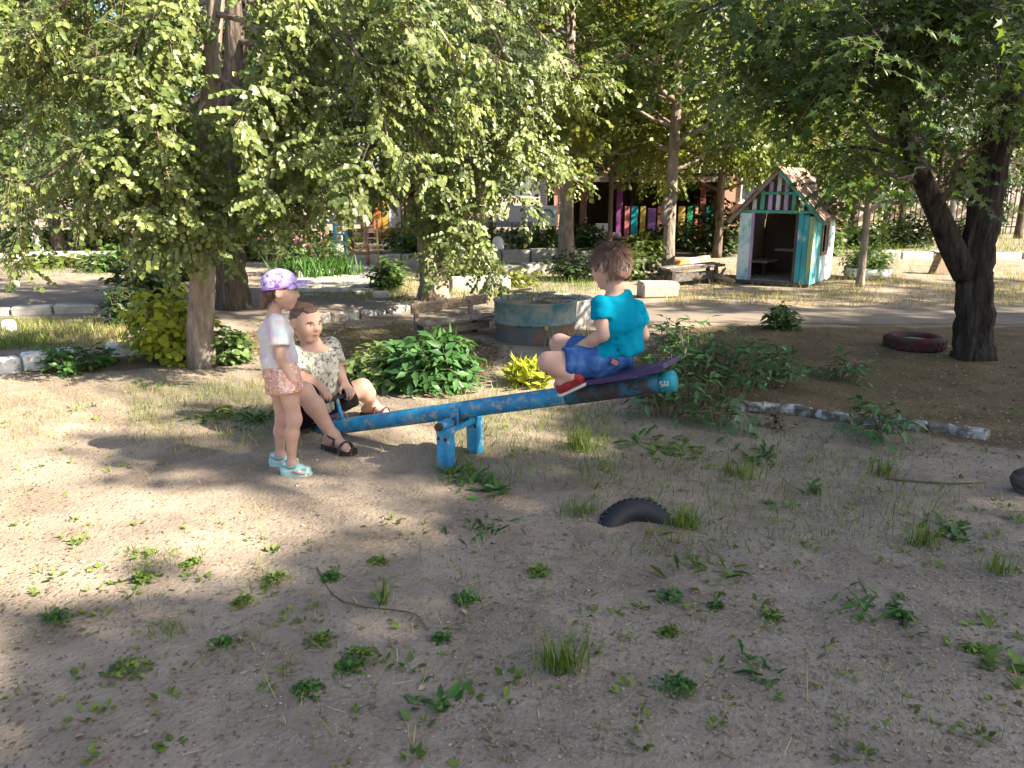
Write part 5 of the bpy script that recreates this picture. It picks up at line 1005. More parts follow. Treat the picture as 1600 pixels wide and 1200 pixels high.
for a_ in (aN, aF):
    d_ = U([1, -.12, 0]); s_ = np.array([-d_[1], d_[0], 0]); so_ = a_-[0, 0, .055]; V = []
    prof = [(-.055, .026), (-.03, .033), (.02, .033), (.06, .037), (.09, .033), (.113, .015)]
    top_ = [so_+d_*x+s_*w for x, w in prof]+[so_+d_*x-s_*w for x, w in prof[::-1]]; n_ = len(top_); V = [p+[0, 0, .008] for p in top_]+[p-[0, 0, .012] for p in top_]
    sd = MB().add(np.array(V), [tuple(range(n_))[::-1], tuple(range(n_, 2*n_))]+[(i, (i+1) % n_, n_+(i+1) % n_, n_+i) for i in range(n_)]).build('sandal', 'mint', girl, False, g0)
    K = Solid(so_-.13, so_+.16, .0035)
    K.cone(so_-d_*.03+[0, 0, .018], so_+d_*.085+[0, 0, .014], .030, .031, .02); K.cone(so_-d_*.036+[0, 0, .02], so_-d_*.030+[0, 0, .055], .028, .026, .02); K.cone(so_+d_*.02+[0, 0, .04], so_+d_*.04+[0, 0, .03], .027, .028, .02)
    K.ell(so_+d_*.008+[0, 0, .052], (.027, .05, .02), None, .006, True); K.cut(so_+d_*.105, d_); K.cut(so_+[0, 0, .072], (0, 0, 1)); K.ell(so_+d_*.075-s_*.035+[0, 0, .03], (.02, .02, .010), None, .004, True); K.ell(so_+d_*.075+s_*.035+[0, 0, .03], (.02, .02, .010), None, .004, True)
    K.build('sandal_upper', 'mint', sd, g0); MB().tube([so_+d_*.02-s_*.036+[0, 0, .022], so_+d_*.055-s_*.038+[0, 0, .016], so_+d_*.088-s_*.034+[0, 0, .015]], .005, 6).build('side_stripe', 'sandal_pink', sd, True, g0); MB().tube([so_-d_*.045-s_*.02+[0, 0, .05], so_-d_*.01-s_*.032+[0, 0, .045], so_+d_*.03-s_*.029+[0, 0, .05], so_+d_*.038+[0, 0, .058]], .007, 6).build('ankle_strap', 'mint_dark', sd, True, g0)

# ---- man on the low end
MF = U([.862, -.506, 0]); MLs = np.array([-MF[1], MF[0], 0]); hipc = sp_(-1.13, 0, .155); m0 = hipc*[1, 1, 0]
man = empty('person', m0, 'adult with cropped hair, pale floral shirt and black shorts on seesaw\'s low end', 'person')
mY = 4.80; q = lambda u, v, dy=0.0: Q(u, v, mY+dy)
neckb = q(489, 539); hc = q(478, 504, -.02); hh = .236; R = frame(U([.80, -.62, -.10]))
B = Solid(np.minimum(hipc, q(440, 470))-[.12, .62, .25], q(610, 465)+[.05, .62, .08], .007)
P, AXh = head(B, hc, R, hh, neckb, .056)
chest = neckb*.62+hipc*.38; waist = neckb*.30+hipc*.70
B.slab(neckb-[0, 0, .05], chest, MLs, .15, .165, .085, .115, .05); B.slab(chest, waist, MLs, .16, .15, .115, .12, .05); B.slab(waist, hipc, MLs, .15, .165, .115, .12, .05)
sL, sR = neckb+MLs*.165-[0, 0, .045], neckb-MLs*.165-[0, 0, .045]
wL = HANDLE_M+SN*.085+[-.055, .02, .02]; wR = HANDLE_M-SN*.085+[-.065, .03, .022]; wL = Q(537, 597, wL[1]+.02); wR = Q(497, 602, wR[1])
eL = Q(525, 573, sL[1]-.04); eR = Q(468, 590, sR[1]-.10)
for s_, e_, w_, sg in ((sL, eL, wL, 1), (sR, eR, wR, -1)):
    B.cone(s_, e_, .052, .041, .03); fm = e_*.65+w_*.35; B.cone(e_, fm, .041, .043, .02); B.cone(fm, w_, .043, .028, .02); hand(B, w_, (HANDLE_M+SN*.085*sg+[.02, -.01, -.0])-w_+MF*.05, (0, 0, -1), -MLs*sg, .175, .25, .62)
hL, hR = hipc+MLs*.09+MF*.02, hipc-MLs*.09+MF*.02
fL = G(588, 650); fR = G(533, 704); aL = np.array([fL[0]-.03, fL[1], .085]); aR = np.array([fR[0]-.07, fR[1]+.03, .085])
kL = Q(566, 606, 4.96); kR = Q(474, 612, 4.42)
aR = Q(520, 683, aR[1]); aR[2] = max(aR[2], .08)
for h_, k_, a_, sg, tw_ in ((hL, kL, aL, 1, U([.93, -.35, 0])), (hR, kR, aR, -1, U([.80, -.58, 0]))):
    B.cone(h_, k_, .092, .060, .05); cm = k_*.66+a_*.34+U(np.cross(a_-k_, MLs))*.012; B.cone(k_, cm, .057, .056, .03); B.cone(cm, a_, .056, .034, .03); foot(B, a_, tw_, .235, .036, (0, 0, 1), .07)
B.build('body', 'skin', man, m0); face_parts(man, m0, P, AXh, hh, 'hair_brown')
Hh = Solid(hc-.22, hc+.22, .005); Hh.ell(P(0, -.07, .135), hh*np.array([.365, .425, .375]), AXh, .01); Hh.cutl(P(0, .34, .23), R[1]*1.0-R[2]*.62, .2, .012); Hh.cut(P(0, -.1, -.10), -R[2]-R[1]*.15, .02)
for sx in (-1, 1): Hh.ell(P(sx*.42, .0, -.05), hh*np.array([.12, .13, .17]), AXh, .005, True)
Hh.wrinkle(.002, 90, 2); Hh.build('hair', 'stubble', man, m0)
Hh = Solid(hc-.22, hc+.22, .005); Hh.ell(P(0, -.05, .165), hh*np.array([.345, .435, .375]), AXh, .01); Hh.cut(P(0, 0, .28), -R[2]-R[1]*.05, .03); Hh.cutl(P(0, .34, .3), R[1]*1.0-R[2]*.2, .16, .012); Hh.wrinkle(.003, 80, 2); Hh.build('hair_top', 'hair_brown', man, m0)
strands(man.children[-1], m0, P, AXh, hh, (.35, .44, .38), (0, -.05, .165), 1500, 'lock_short', 9, lambda x, y_, z: z > .35 and not (y_ > .5 and z < .75), .07, .8)
T = Solid(np.minimum(hipc, q(440, 530))-[.2, .35, .12], q(545, 520)+[.08, .35, .08], .0078)
for s_, e_ in ((sL, eL), (sR, eR)): d_ = e_-s_; T.cone(s_, s_+d_*1.1, .068, .076, .04); T.cutl(s_+d_*.86, d_, .12, .003)
T.slab(neckb-[0, 0, .045], chest, MLs, .165, .185, .095, .135, .04, .35); T.slab(chest, waist, MLs, .185, .19, .135, .145, .04); T.slab(waist, hipc+[0, 0, .0], MLs, .19, .20, .145, .15, .04, .3)
T.ell(neckb+[0, 0, .02]+MF*.035, (.066, .066, .05), None, .02, True); T.cut(hipc+[0, 0, -.02], (0, 0, -1)); T.wrinkle(.008, 13, 5, (1, 1, .6)); T.wrinkle(.004, 34, 6); T.build('shirt', 'floral_shirt', man, m0)
T = Solid(hipc-[.25, .5, .25], hipc+[.45, .5, .25], .0078); T.slab(waist, hipc-[0, 0, .03], MLs, .16, .175, .125, .135, .04)
for h_, k_ in ((hL, kL), (hR, kR)): d_ = k_-h_; T.cone(h_, h_+d_*.88, .112, .092, .05); T.cutl(h_+d_*.80, d_, .2, .003)
T.wrinkle(.006, 18, 8); T.build('shorts', 'black_cloth', man, m0)
for a_, d_ in ((aL, U([.93, -.35, 0])), (aR, U([.80, -.58, 0]))):
    s_ = np.array([-d_[1], d_[0], 0]); so_ = a_-[0, 0, .07]; prof = [(-.075, .032), (-.03, .044), (.05, .044), (.11, .054), (.16, .046), (.18, .02)]
    top_ = [so_+d_*x+s_*w for x, w in prof]+[so_+d_*x-s_*w for x, w in prof[::-1]]; n_ = len(top_); V = [p+[0, 0, .012] for p in top_]+[p-[0, 0, .012] for p in top_]
    sd = MB().add(np.array(V), [tuple(range(n_))[::-1], tuple(range(n_, 2*n_))]+[(i, (i+1) % n_, n_+(i+1) % n_, n_+i) for i in range(n_)]).build('sandal', 'sole_dark', man, False, m0)
    for x, hgt, w in ((.105, .045, .056), (.045, .072, .046)): MB().tube([so_+d_*x+s_*w*cos(t)+np.array([0, 0, 1.])*(.006+hgt*sin(t)) for t in np.linspace(0, pi, 13)], .0085, 6).build('strap', 'strap_dark', sd, True, m0)
    MB().tube([a_+d_*(.012+.040*cos(t))+s_*.040*sin(t)+[0, 0, .012-.02*cos(t)] for t in np.linspace(0, 2*pi, 20)], .0085, 6, False).build('ankle_strap', 'strap_dark', sd, True, m0)

# ---- boy on the raised end, seen from behind
BF = -SD.copy(); BLs = np.array([-BF[1], BF[0], 0]); hipc = sp_(.88, 0, .155); o0 = hipc*[1, 1, 0]; o0[2] = sp_(.88, 0, .08)[2]
boy = empty('person', o0, 'child in turquoise T-shirt, denim shorts and red shoes on seesaw\'s raised end, seen from behind', 'person')
bYY = hipc[1]; q = lambda u, v, dy=0.0: Q(u, v, bYY+dy)
neckb = q(960, 455); hc = q(953, 415, .01); hh = .214; R = frame(U([-.66, .70, -.28])); BLs = U([-.80, -.60, 0]); BT = U([-.60, .80, 0])
B = Solid(np.minimum(q(835, 640), hipc)-[.03, .32, .02], q(1025, 370)+[.02, .38, .03], .006)
P, AXh = head(B, hc, R, hh, neckb-[0, 0, .01], .040)
chest = q(970, 510); waist = q(973, 545)
B.slab(neckb-[0, 0, .04], chest, BLs, .095, .105, .055, .075, .03); B.slab(chest, waist, BLs, .105, .095, .075, .075, .03); B.slab(waist, hipc, BLs, .095, .11, .075, .085, .03)
sL, sR = q(937, 474, -.07), q(993, 480, .06); eL, wL = q(942, 524, -.10), q(910, 538, -.03); eR, wR = q(1005, 524, .13), q(960, 532, .22)
for s_, e_, w_, sg in ((sL, eL, wL, 1), (sR, eR, wR, -1)):
    B.cone(s_, e_, .036, .029, .02); B.cone(e_, e_*.6+w_*.4, .029, .029, .02); B.cone(e_*.6+w_*.4, w_, .029, .021, .02)
    tg = HANDLE_B+SN*(-.085 if sg > 0 else .085); hand(B, w_, (tg-w_)*.4+BF*.06, (0, 0, -1), -BLs*sg, .118, .3, .6)
BLs = np.array([-BF[1], BF[0], 0]); hL, hR = hipc+BLs*.06+BF*.02, hipc-BLs*.06+BF*.02
kL, aL = q(857, 566, -.07), q(893, 588, -.09); kR, aR = hipc+BF*.30-BLs*.17+[0, 0, .03], hipc+BF*.22-BLs*.12-[0, 0, .16]
for h_, k_, a_, d_ in ((hL, kL, aL, U([-.60, .1, -.32])), (hR, kR, aR, U([-.6, .3, -.3]))):
    B.cone(h_, k_, .074, .050, .04); cm = k_*.6+a_*.4; B.cone(k_, cm, .047, .044, .03); B.cone(cm, a_, .044, .031, .03); B.cone(a_, a_+d_*.06, .03, .028, .02)
B.build('body', 'skin_child', boy, o0); face_parts(boy, o0, P, AXh, hh)
Hh = Solid(hc-.21, hc+.21, .0042); Hh.ell(P(0, -.07, .115), hh*np.array([.405, .475, .42]), AXh, .01); Hh.cutl(P(0, .28, .0), R[1]*1.0-R[2]*.55, .19, .012); Hh.cut(P(0, -.2, -.26), -R[2]+R[1]*.25, .03)
Hh.ell(P(0, -.33, -.20), hh*np.array([.25, .14, .20]), AXh, .03)
for sx in (-1, 1): Hh.ell(P(sx*.44, .0, -.06), hh*np.array([.13, .15, .17]), AXh, .01, True); Hh.cone(P(sx*.36, .16, .05), P(sx*.36, .15, -.10), .010, .005, .01)
Hh.wrinkle(.004, 34, 2, (1, 1, .35)); Hh.wrinkle(.002, 80, 5, (1, 1, .3)); Hh.build('hair', 'hair_red_brown', boy, o0)
strands(boy.children[-1], o0, P, AXh, hh, (.405, .475, .42), (0, -.07, .115), 3200, 'lock_red_brown', 7, lambda x, y_, z: z > -.80 and not (y_ > .25 and z < .62*y_+.05) and not (abs(x) > .75 and z < -.05 and y_ > -.25), .24, .06)
gl = MB()
for sx in (-1, 1): gl.tube([P(sx*.40, -.02, .05), P(sx*.38, .20, .05), P(sx*.27, .42, .04)], .0032, 6)
for sx in (-1, 1): gl.tube([P(sx*.15+.10*cos(t), .455-.03*abs(sx*.15+.10*cos(t)), .0+.075*sin(t)) for t in np.linspace(0, 2*pi, 18)], .003, 6, False)
gl.tube([P(-.05, .47, .02), P(.05, .47, .02)], .003, 6); gl.build('spectacles', 'spectacles', boy, True, o0)
BLs = U([-.80, -.60, 0]); T = Solid(np.minimum(q(905, 580), hipc)-[.05, .32, .05], q(1030, 450)+[.05, .34, .05], .0065)
for s_, e_ in ((sL, eL), (sR, eR)): d_ = e_-s_; T.cone(s_, s_+d_*.60, .045, .052, .035); T.cutl(s_+d_*.48, d_, .11, .003)
T.slab(neckb-[0, 0, .030], chest, BLs, .112, .128, .062, .092, .03, .42); T.slab(chest, waist, BLs, .125, .118, .092, .095, .03); T.slab(waist, hipc+[0, 0, .01], BLs, .118, .122, .095, .10, .03, .35)
T.ell(neckb+[0, 0, .022], (.052, .052, .035), None, .015, True); T.cut(hipc+[0, 0, .01]-BF*.08, U([0, 0, -1])+BF*-.25)
for i in range(5): T.cone(q(945+8*i, 528+10*i, -.14+.01*i), q(990, 534+7*i, -.03), .004, .002, .014, True)
T.wrinkle(.007, 12, 5, (1, 1, .8)); T.wrinkle(.003, 30, 6, (.6, .6, 1.5)); T.build('t_shirt', 'tee_blue', boy, o0)
T = Solid(np.minimum(q(870, 600), hipc)-[.1, .30, .12], hipc+[.25, .32, .2], .0065); T.slab(waist-[0, 0, .03], hipc-[0, 0, .02], BLs, .112, .125, .085, .105, .04)
for h_, k_ in ((hL, kL), (hR, kR)): d_ = k_-h_; T.cone(h_, h_+d_*.72, .092, .074, .045); T.cutl(h_+d_*.64, d_, .16, .003)
T.wrinkle(.006, 20, 8); T.wrinkle(.003, 46, 3); T.build('shorts', 'denim', boy, o0); sh = boy.children[-1]
pt = q(960, 566, -.135); MB().box(pt+[0, -.005, 0], (.034, .012, .022), [U((.85, -.2, -.4)), U((.2, 1, 0)), U((.4, 0, .85))], .003).build('pocket_label', 'denim_label', sh, False, o0)
for a_, d_ in ((aL, U([-.70, .12, -.38])), (aR, U([-.7, .35, -.35]))):
    r_, f_, u_ = frame(d_, (0, -.15, 1)); h_ = a_-u_*.035
    K = Solid(h_-.2, h_+.2, .004); K.cone(h_-f_*.028+u_*.010, h_+f_*.075+u_*.002, .030, .028, .02); K.cone(h_-f_*.024+u_*.018, h_-f_*.008+u_*.048, .029, .028, .02); K.cone(h_+f_*.016+u_*.030, h_+f_*.05+u_*.012, .025, .025, .03); K.cut(h_+u_*.060, u_); K.cut(h_-u_*.022, -u_); K.build('shoe', 'shoe_red', boy, o0); sho = boy.children[-1]
    K = Solid(h_-.2, h_+.2, .004); K.cone(h_-f_*.028-u_*.016, h_+f_*.080-u_*.018, .034, .031, .02); K.cut(h_-u_*.018, u_); K.cut(h_-u_*.034, -u_); K.build('shoe_sole', 'shoe_sole', sho, o0)
    for i in range(3): MB().tube([h_+f_*(.024+.014*i)+r_*.022*cos(t)+u_*(.010+.032*sin(t)-.005*i) for t in np.linspace(.4, pi-.4, 7)], .0035, 5).build('lace', 'shoe_white', sho, True, o0)
# ------------------------------------------------------------------ shrubs and garden plants
make_shrub(G(262, 566)+[0, .15, 0], 'bright yellow-green heart-leaved bush at the linden foot', 201, .42, .72, 40, 'leaf_lime', 'heart', (.045, .085), (.14, .28), .06, .040, hang=.5, up=.4)
make_shrub(G(188, 510)+[0, .2, 0], 'dark dense bush at the end of the grey path', 202, .26, .50, 26, 'leaf_dark', 'oval', (.05, .09), (.12, .22), .06, .04)
make_shrub(G(215, 478)+[0, .3, 0], 'sprawling mid-green bush behind the yellow-green one', 216, .55, .70, 24, 'leaf_linden_deep', 'heart', (.07, .12), (.2, .35), .07, .06)
make_shrub(G(352, 570)+[0, .1, 0], 'round pale blue-green plant right of the linden foot', 203, .20, .34, 22, 'leaf_pale', 'heart', (.05, .08), (.08, .16), .05, .035)
for i, (u, v, lab) in enumerate(((85, 574, 'leafy weed growing over white kerb near left edge'), (150, 568, 'leafy weed at gap between the white kerbs'), (118, 578, 'dark sprawling weed before the white kerb'))):
    make_shrub(G(u, v), lab, 204+i, .20, .16, 12, 'weed', 'oval', (.05, .09), (.08, .16), .05, .04, name='weed_plant', cat='plant')
PE = dict(leaf='leaf_peony', shape='lance', tl=(.16, .30), gap=.05, lgap=.030, droop=.55, hang=.12, up=1.0, wide=1.55, spread=.85, name='peony', cat='plant')
make_shrub(G(672, 612)+[0, .2, 0], 'big glossy peony plant behind the middle of the seesaw', 210, .36, .42, 34, ls=(.08, .14), **PE)
make_shrub(G(592, 608)+[0, .2, 0], 'paler feathery peony plant behind the man\'s raised knee', 211, .26, .30, 24, ls=(.07, .12), **dict(PE, leaf='leaf_pale'))
for i, (u, v, r_, h_, lab) in enumerate(((1085, 632, .28, .64, 'tall dark peony plant right of the seesaw\'s purple seat'), (1150, 628, .28, .60, 'dark peony plant left of the edging stones'), (1050, 580, .26, .46, 'peony plant behind the purple seat'), (1210, 604, .22, .34, 'low peony plant behind the edging stones'), (1322, 592, .17, .16, 'small peony sprig far back in the shaded bed'), (1125, 668, .17, .20, 'low leafy peony in front of the dark ones'), (1040, 655, .22, .40, 'peony plant below the raised seesaw end'), (1378, 688, .09, .22, 'thin upright peony at the middle of the edging stones'))):
    make_shrub(G(u, v)+[0, .08, 0], lab, 220+i, r_, h_, 6+int(r_*34), ls=(.06, .11), **dict(PE, gap=.085, lgap=.045, wide=1.3, start=.3))
make_shrub(G(830, 606)+[0, .1, 0], 'yellow-green grassy clump between peony and boy\'s knee', 230, .22, .20, 26, 'leaf_lime', 'lance', (.08, .14), (.06, .12), .07, .03, name='grass_clump', cat='plant', hang=-.6, up=.2)
make_shrub(G(1214, 664), 'dead pale leafless stalk beside the edging stones', 231, .05, .14, 8, 'dead_leaf', 'lance', (.03, .06), (.03, .06), .05, .03, name='dead_plant', cat='plant')
make_shrub(G(452, 434)+[0, .5, 0], 'rose bush in pink bloom above the man and girl', 240, .62, .92, 34, 'leaf_bush', 'oval', (.06, .10), (.16, .3), .08, .055, flowers=(14, 'petal_pink', .11), name='rose_bush')
make_shrub(G(505, 432)+[0, .5, 0], 'pale pink flowering bush beside blue climbing-frame posts', 241, .50, .75, 26, 'leaf_bush', 'oval', (.06, .10), (.16, .3), .08, .055, flowers=(10, 'petal_pink', .10), name='rose_bush')
make_shrub(G(236, 404)+[0, .4, 0], 'tall stem with pink blooms by the far white kerb', 242, .25, .62, 12, 'leaf_bush', 'oval', (.07, .11), (.12, .2), .08, .06, flowers=(4, 'petal_pink', .14), name='flower_plant', cat='plant')
make_shrub(G(602, 455)+[0, .3, 0], 'upright leafy clump on the side path edge', 243, .26, .52, 26, 'leaf_bush', 'lance', (.10, .17), (.12, .22), .07, .045, wide=1.5)
make_shrub(G(1225, 516)+[0, .1, 0], 'lone dark leafy plant beside the path before playhouse', 244, .14, .32, 14, 'leaf_bush', 'lance', (.08, .14), (.10, .18), .06, .04, name='leafy_plant', cat='plant', wide=1.4)
for i, (u, v, dy, r_, h_, lf, lab) in enumerate(((500, 392, 0, 1.3, .55, 'leaf_mid', 'low hedge bush behind the left climbing frame'), (640, 398, .5, 1.0, .62, 'leaf_bush', 'bush below the yellow veranda'), (720, 440, .3, .75, .45, 'leaf_linden', 'loose bush behind the broad linden foot'), (835, 398, 1.0, 1.0, .75, 'leaf_bush', 'bush right of the white and blue bollard'), (735, 396, 1, 1.0, .7, 'leaf_yellowish', 'yellowish bush left of the white and blue bollard'),
    (905, 440, .4, .75, .55, 'leaf_dark', 'dark leafy bush left of the boy\'s face'), (990, 440, .5, .80, .60, 'leaf_bush', 'leafy bush right of the boy\'s head'), (1060, 395, .6, 1.0, .85, 'leaf_dark', 'shaded bush in front of the coloured boards'), (905, 392, .5, .9, .8, 'leaf_dark', 'dark bush before the counter'), (1125, 402, .5, .9, 1.5, 'leaf_dark', 'tall dark bush left of the playhouse'), (1010, 402, .4, .6, .55, 'leaf_mid', 'small bush below the purple board'),
    (1430, 388, .5, 1.2, 1.1, 'leaf_dark', 'broad dark bush under the far dark tree'), (1330, 388, 2.5, 1.3, 1.3, 'leaf_dark', 'tall shaded bush between playhouse and railing'), (1400, 395, 1.5, 1.0, .8, 'leaf_dark', 'dark bush left of the fork of the big trunk'), (1310, 405, 1.2, .7, .8, 'leaf_bush', 'bush behind the right wall of the playhouse'), (30, 392, .6, 1.2, .7, 'leaf_mid', 'bush beyond the long white kerb at far left'), (140, 392, .6, 1.2, .9, 'leaf_yellowish', 'yellowish bush beyond the long white kerb'), (300, 392, .6, 1.3, 1.1, 'leaf_bush', 'bush beyond the kerb behind the linden trunks'), (390, 410, .6, .9, .9, 'leaf_linden_deep', 'shaded bush right of the thick dark linden trunk'),
    (1550, 380, 1.5, 1.4, .9, 'leaf_dark', 'dark bush below the metal ladder'), (170, 425, .3, .9, .40, 'leaf_bush', 'low plants along the far edge of the grey path'), (60, 420, .3, .9, .26, 'leaf_mid', 'low grassy plants on far path edge at left'), (790, 448, .2, .6, .2, 'leaf_yellowish', 'low yellow-green growth behind the tank'), (275, 440, .3, .6, .7, 'leaf_dark', 'dark bush between path and linden trunks'))):
    sc = 1 if v > 430 else 1.5
    make_shrub(G(u, v)+[0, dy, 0], lab, 250+i, r_, h_, 30, lf, 'diamond', (.07*sc, .12*sc), (.22, .4), .10, .06*sc, ry=r_*.6)
# sword-leaved clump below the rose bush
def blades(name, c, n, rx, ry, h, mat, label, seed, cat='plant', lean=.25, wide=1.0):
    rg = np.random.default_rng(seed); L_ = Leaves(seed); p = np.asarray(c)+np.stack([rg.normal(size=n)*rx*.5, rg.normal(size=n)*ry*.5, np.zeros(n)-.01], 1); a = np.stack([rg.normal(size=n)*lean, rg.normal(size=n)*lean, np.ones(n)], 1)
    L_.add(p, a, rg.normal(size=(n, 3))*[1, 1, .1], rg.uniform(.55, 1.05, n)*h); e_ = empty(name, c, label, cat); L_.build('grass_blades', mat, e_, 'blade', c, True, wide); return e_
for i, (u, v, lab) in enumerate(((468, 437, 'sword-leaved iris clump below rose bush, above the cap'), (512, 433, 'sword-leaved iris clump at the path corner'))): blades('iris_clump', G(u, v)+[0, .15, 0], 220, .5, .25, .42, 'weed', lab, 300+i, wide=1.4)
blades('tank_grass', np.array([.25, 8.1, .375]), 70, .5, .4, .17, 'grass_green', 'tuft of grass growing on top of the round tank', 303, 'grass')
blades('tank_grass', np.array([.66, 7.58, 0.0]), 60, .35, .1, .22, 'grass_dry', 'dry grass at the foot of round tank', 304, 'grass')

# ------------------------------------------------------------------ weeds on the bare ground
def rosette(c, n, L_, mat, label, seed, shape='dandelion', lift=.5, name='dandelion', wide=1.0, spread=.04):
    rg = np.random.default_rng(seed); o_ = Leaves(seed); c = np.asarray(c, float); c[2] = gz(c[0], c[1]); an = np.arange(n)*2.399+rg.normal(size=n)*.3; el = rg.uniform(.1, lift*1.6, n)
    a = np.stack([np.cos(an), np.sin(an), el], 1); nr = np.stack([-np.cos(an)*el, -np.sin(an)*el, np.ones(n)], 1)+rg.normal(size=(n, 3))*.2
    o_.add(c+np.stack([rg.normal(size=n)*spread, rg.normal(size=n)*spread, np.zeros(n)], 1), a, nr, rg.uniform(.6, 1.1, n)*L_); e_ = empty(name, c, label, 'weed'); o_.build('foliage', mat, e_, shape, c, True, wide); return e_
W_ = [(1095, 890, 26, .17, .12, 'large sprawling dandelion below the half-sunk tyre'), (1362, 945, 26, .15, .10, 'upright dandelion right of the middle foreground'), (1190, 1045, 16, .11, .05, 'small dandelion near the bottom right'), (1568, 1035, 18, .15, .06, 'dandelion at the lower right corner'), (760, 826, 24, .12, .10, 'dandelion patch left of the half-sunk tyre'), (745, 748, 30, .16, .08, 'leafy weed at the foot of the blue seesaw post'), (712, 738, 24, .13, .05, 'weed between the two blue seesaw posts'), (1478, 826, 16, .13, .07, 'dandelion in the right shade'), (1195, 715, 26, .15, .10, 'dandelion cluster before the peonies'),
  (1060, 700, 30, .16, .12, 'weed cluster under the raised seesaw end'), (1000, 690, 20, .15, .08, 'weed left of the cluster under the raised end'), (770, 762, 18, .13, .06, 'bright dandelion beside the seesaw foot'), (340, 652, 22, .15, .10, 'dandelion in lit grass left of the girl'), (372, 668, 22, .13, .09, 'second dandelion left of the girl, nearer her'), (405, 655, 18, .13, .08, 'weed right behind the girl'), (1540, 975, 14, .11, .05, 'small dandelion near the right edge'), (1270, 768, 12, .10, .05, 'small weed in the middle of the right shade'), (1215, 785, 12, .10, .05, 'low weed beside the small right-shade weed'), (1000, 945, 9, .09, .03, 'tiny rosette in the middle foreground'), (670, 1095, 16, .12, .06, 'rosette at the bottom edge'), (905, 930, 8, .08, .05, 'flat little rosette left of the middle')]
for i, (u, v, n_, L_, sp2, lab) in enumerate(W_): rosette(G(u, v), int(n_*(.6+.8*((i*7) % 5)/4)), L_*(.54 if v > 780 else .70), 'weed' if i % 3 else 'grass_green', lab, 400+i, ('dandelion', 'lance', 'dandelion', 'oval')[i % 4], (.3, .8, .55)[i % 3], spread=sp2*.8)
CL = [(842, 892, .09, 'dark clover cushion right of the middle'), (1050, 930, .10, 'dark clover cushion below the sprawling dandelion'), (432, 905, .09, 'dark clover cushion at middle left'), (516, 900, .06, 'little clover tuft right of middle left one'), (565, 1030, .12, 'rounded light-green weed cushion near the bottom'), (545, 1042, .08, 'dark clover beside the light-green weed cushion'), (1207, 960, .07, 'small clover right of the middle'), (1118, 943, .05, 'tiny clover right of the middle'), (1045, 985, .06, 'tiny clover low in the middle'), (1062, 1075, .11, 'clover patch near the bottom middle'), (500, 1000, .08, 'clover patch left of the bottom middle'), (480, 1078, .08, 'bright clover at the bottom left'), (380, 940, .08, 'clover tuft at lower left'), (730, 935, .08, 'flat clover patch in the middle foreground'), (1520, 1010, .05, 'small clover by the right edge'), (350, 1000, .06, 'tiny clover at lower left'), (200, 1045, .12, 'broad grassy clover at the lower left'), (1410, 960, .07, 'clover beside the upright dandelion'), (590, 875, .07, 'faint clover in the middle left'), (690, 1000, .05, 'single clover low in the middle left'), (225, 905, .10, 'weed patch along the shade edge at left'), (90, 965, .09, 'weed patch at the far lower left'), (300, 880, .07, 'weed fringe on the shade edge')]
for i, (u, v, r_, lab) in enumerate(CL):
    r_ *= .54
    rg = np.random.default_rng(500+i); c = G(u, v); c[2] = gz(c[0], c[1]); n_ = int(60+r_*700); o_ = Leaves(500+i); k_ = rg.normal(size=(n_, 2))*r_*.5; hgt = np.maximum(0, 1-(k_**2).sum(1)/(r_*r_*1.4))*r_*rg.uniform(.3, .7, n_)
    p = np.stack([k_[:, 0], k_[:, 1], hgt], 1)+c; o_.add(p, rg.normal(size=(n_, 3))*[1, 1, .4], rg.normal(size=(n_, 3))*.4+[0, 0, 1], rg.uniform(.012, .024, n_)); e_ = empty('clover', c, lab, 'weed'); o_.build('foliage', 'weed' if i % 2 else 'grass_green', e_, 'oval', c, True, 1.5)
TU = [(878, 1045, .10, .20, 110, 'grass_green', 'upright grass tuft near the bottom middle'), (597, 940, .035, .19, 30, 'grass_green', 'narrow grass tuft left of the middle'), (1072, 815, .12, .17, 130, 'grass_green', 'grass tuft right behind the half-sunk tyre'), (905, 800, .14, .14, 110, 'grass_green', 'grass patch left of the half-sunk tyre'), (1155, 740, .16, .18, 110, 'grass_green', 'grass patch in the shade before the peonies'), (1560, 890, .12, .16, 70, 'grass_green', 'grass patch at the right edge'), (1440, 850, .10, .20, 60, 'grass_green', 'thin grass in the right shade'), (1380, 735, .10, .2, 60, 'grass_green', 'tall grass beneath the thin upright peony'), (905, 700, .16, .22, 130, 'grass_green', 'lit tall grass below the boy\'s shoes'), (265, 985, .12, .1, 90, 'grass_green', 'grass patch at the lower left'), (1015, 830, .05, .1, 40, 'grass_dry', 'dry grass wisps before the half-sunk tyre')]
for i, (u, v, r_, h_, n_, m_, lab) in enumerate(TU): c = G(u, v); c[2] = gz(c[0], c[1]); blades('grass_tuft', c, n_, r_*.62, r_*.5, h_*.72, m_, lab, 600+i, 'grass', .22, .6)

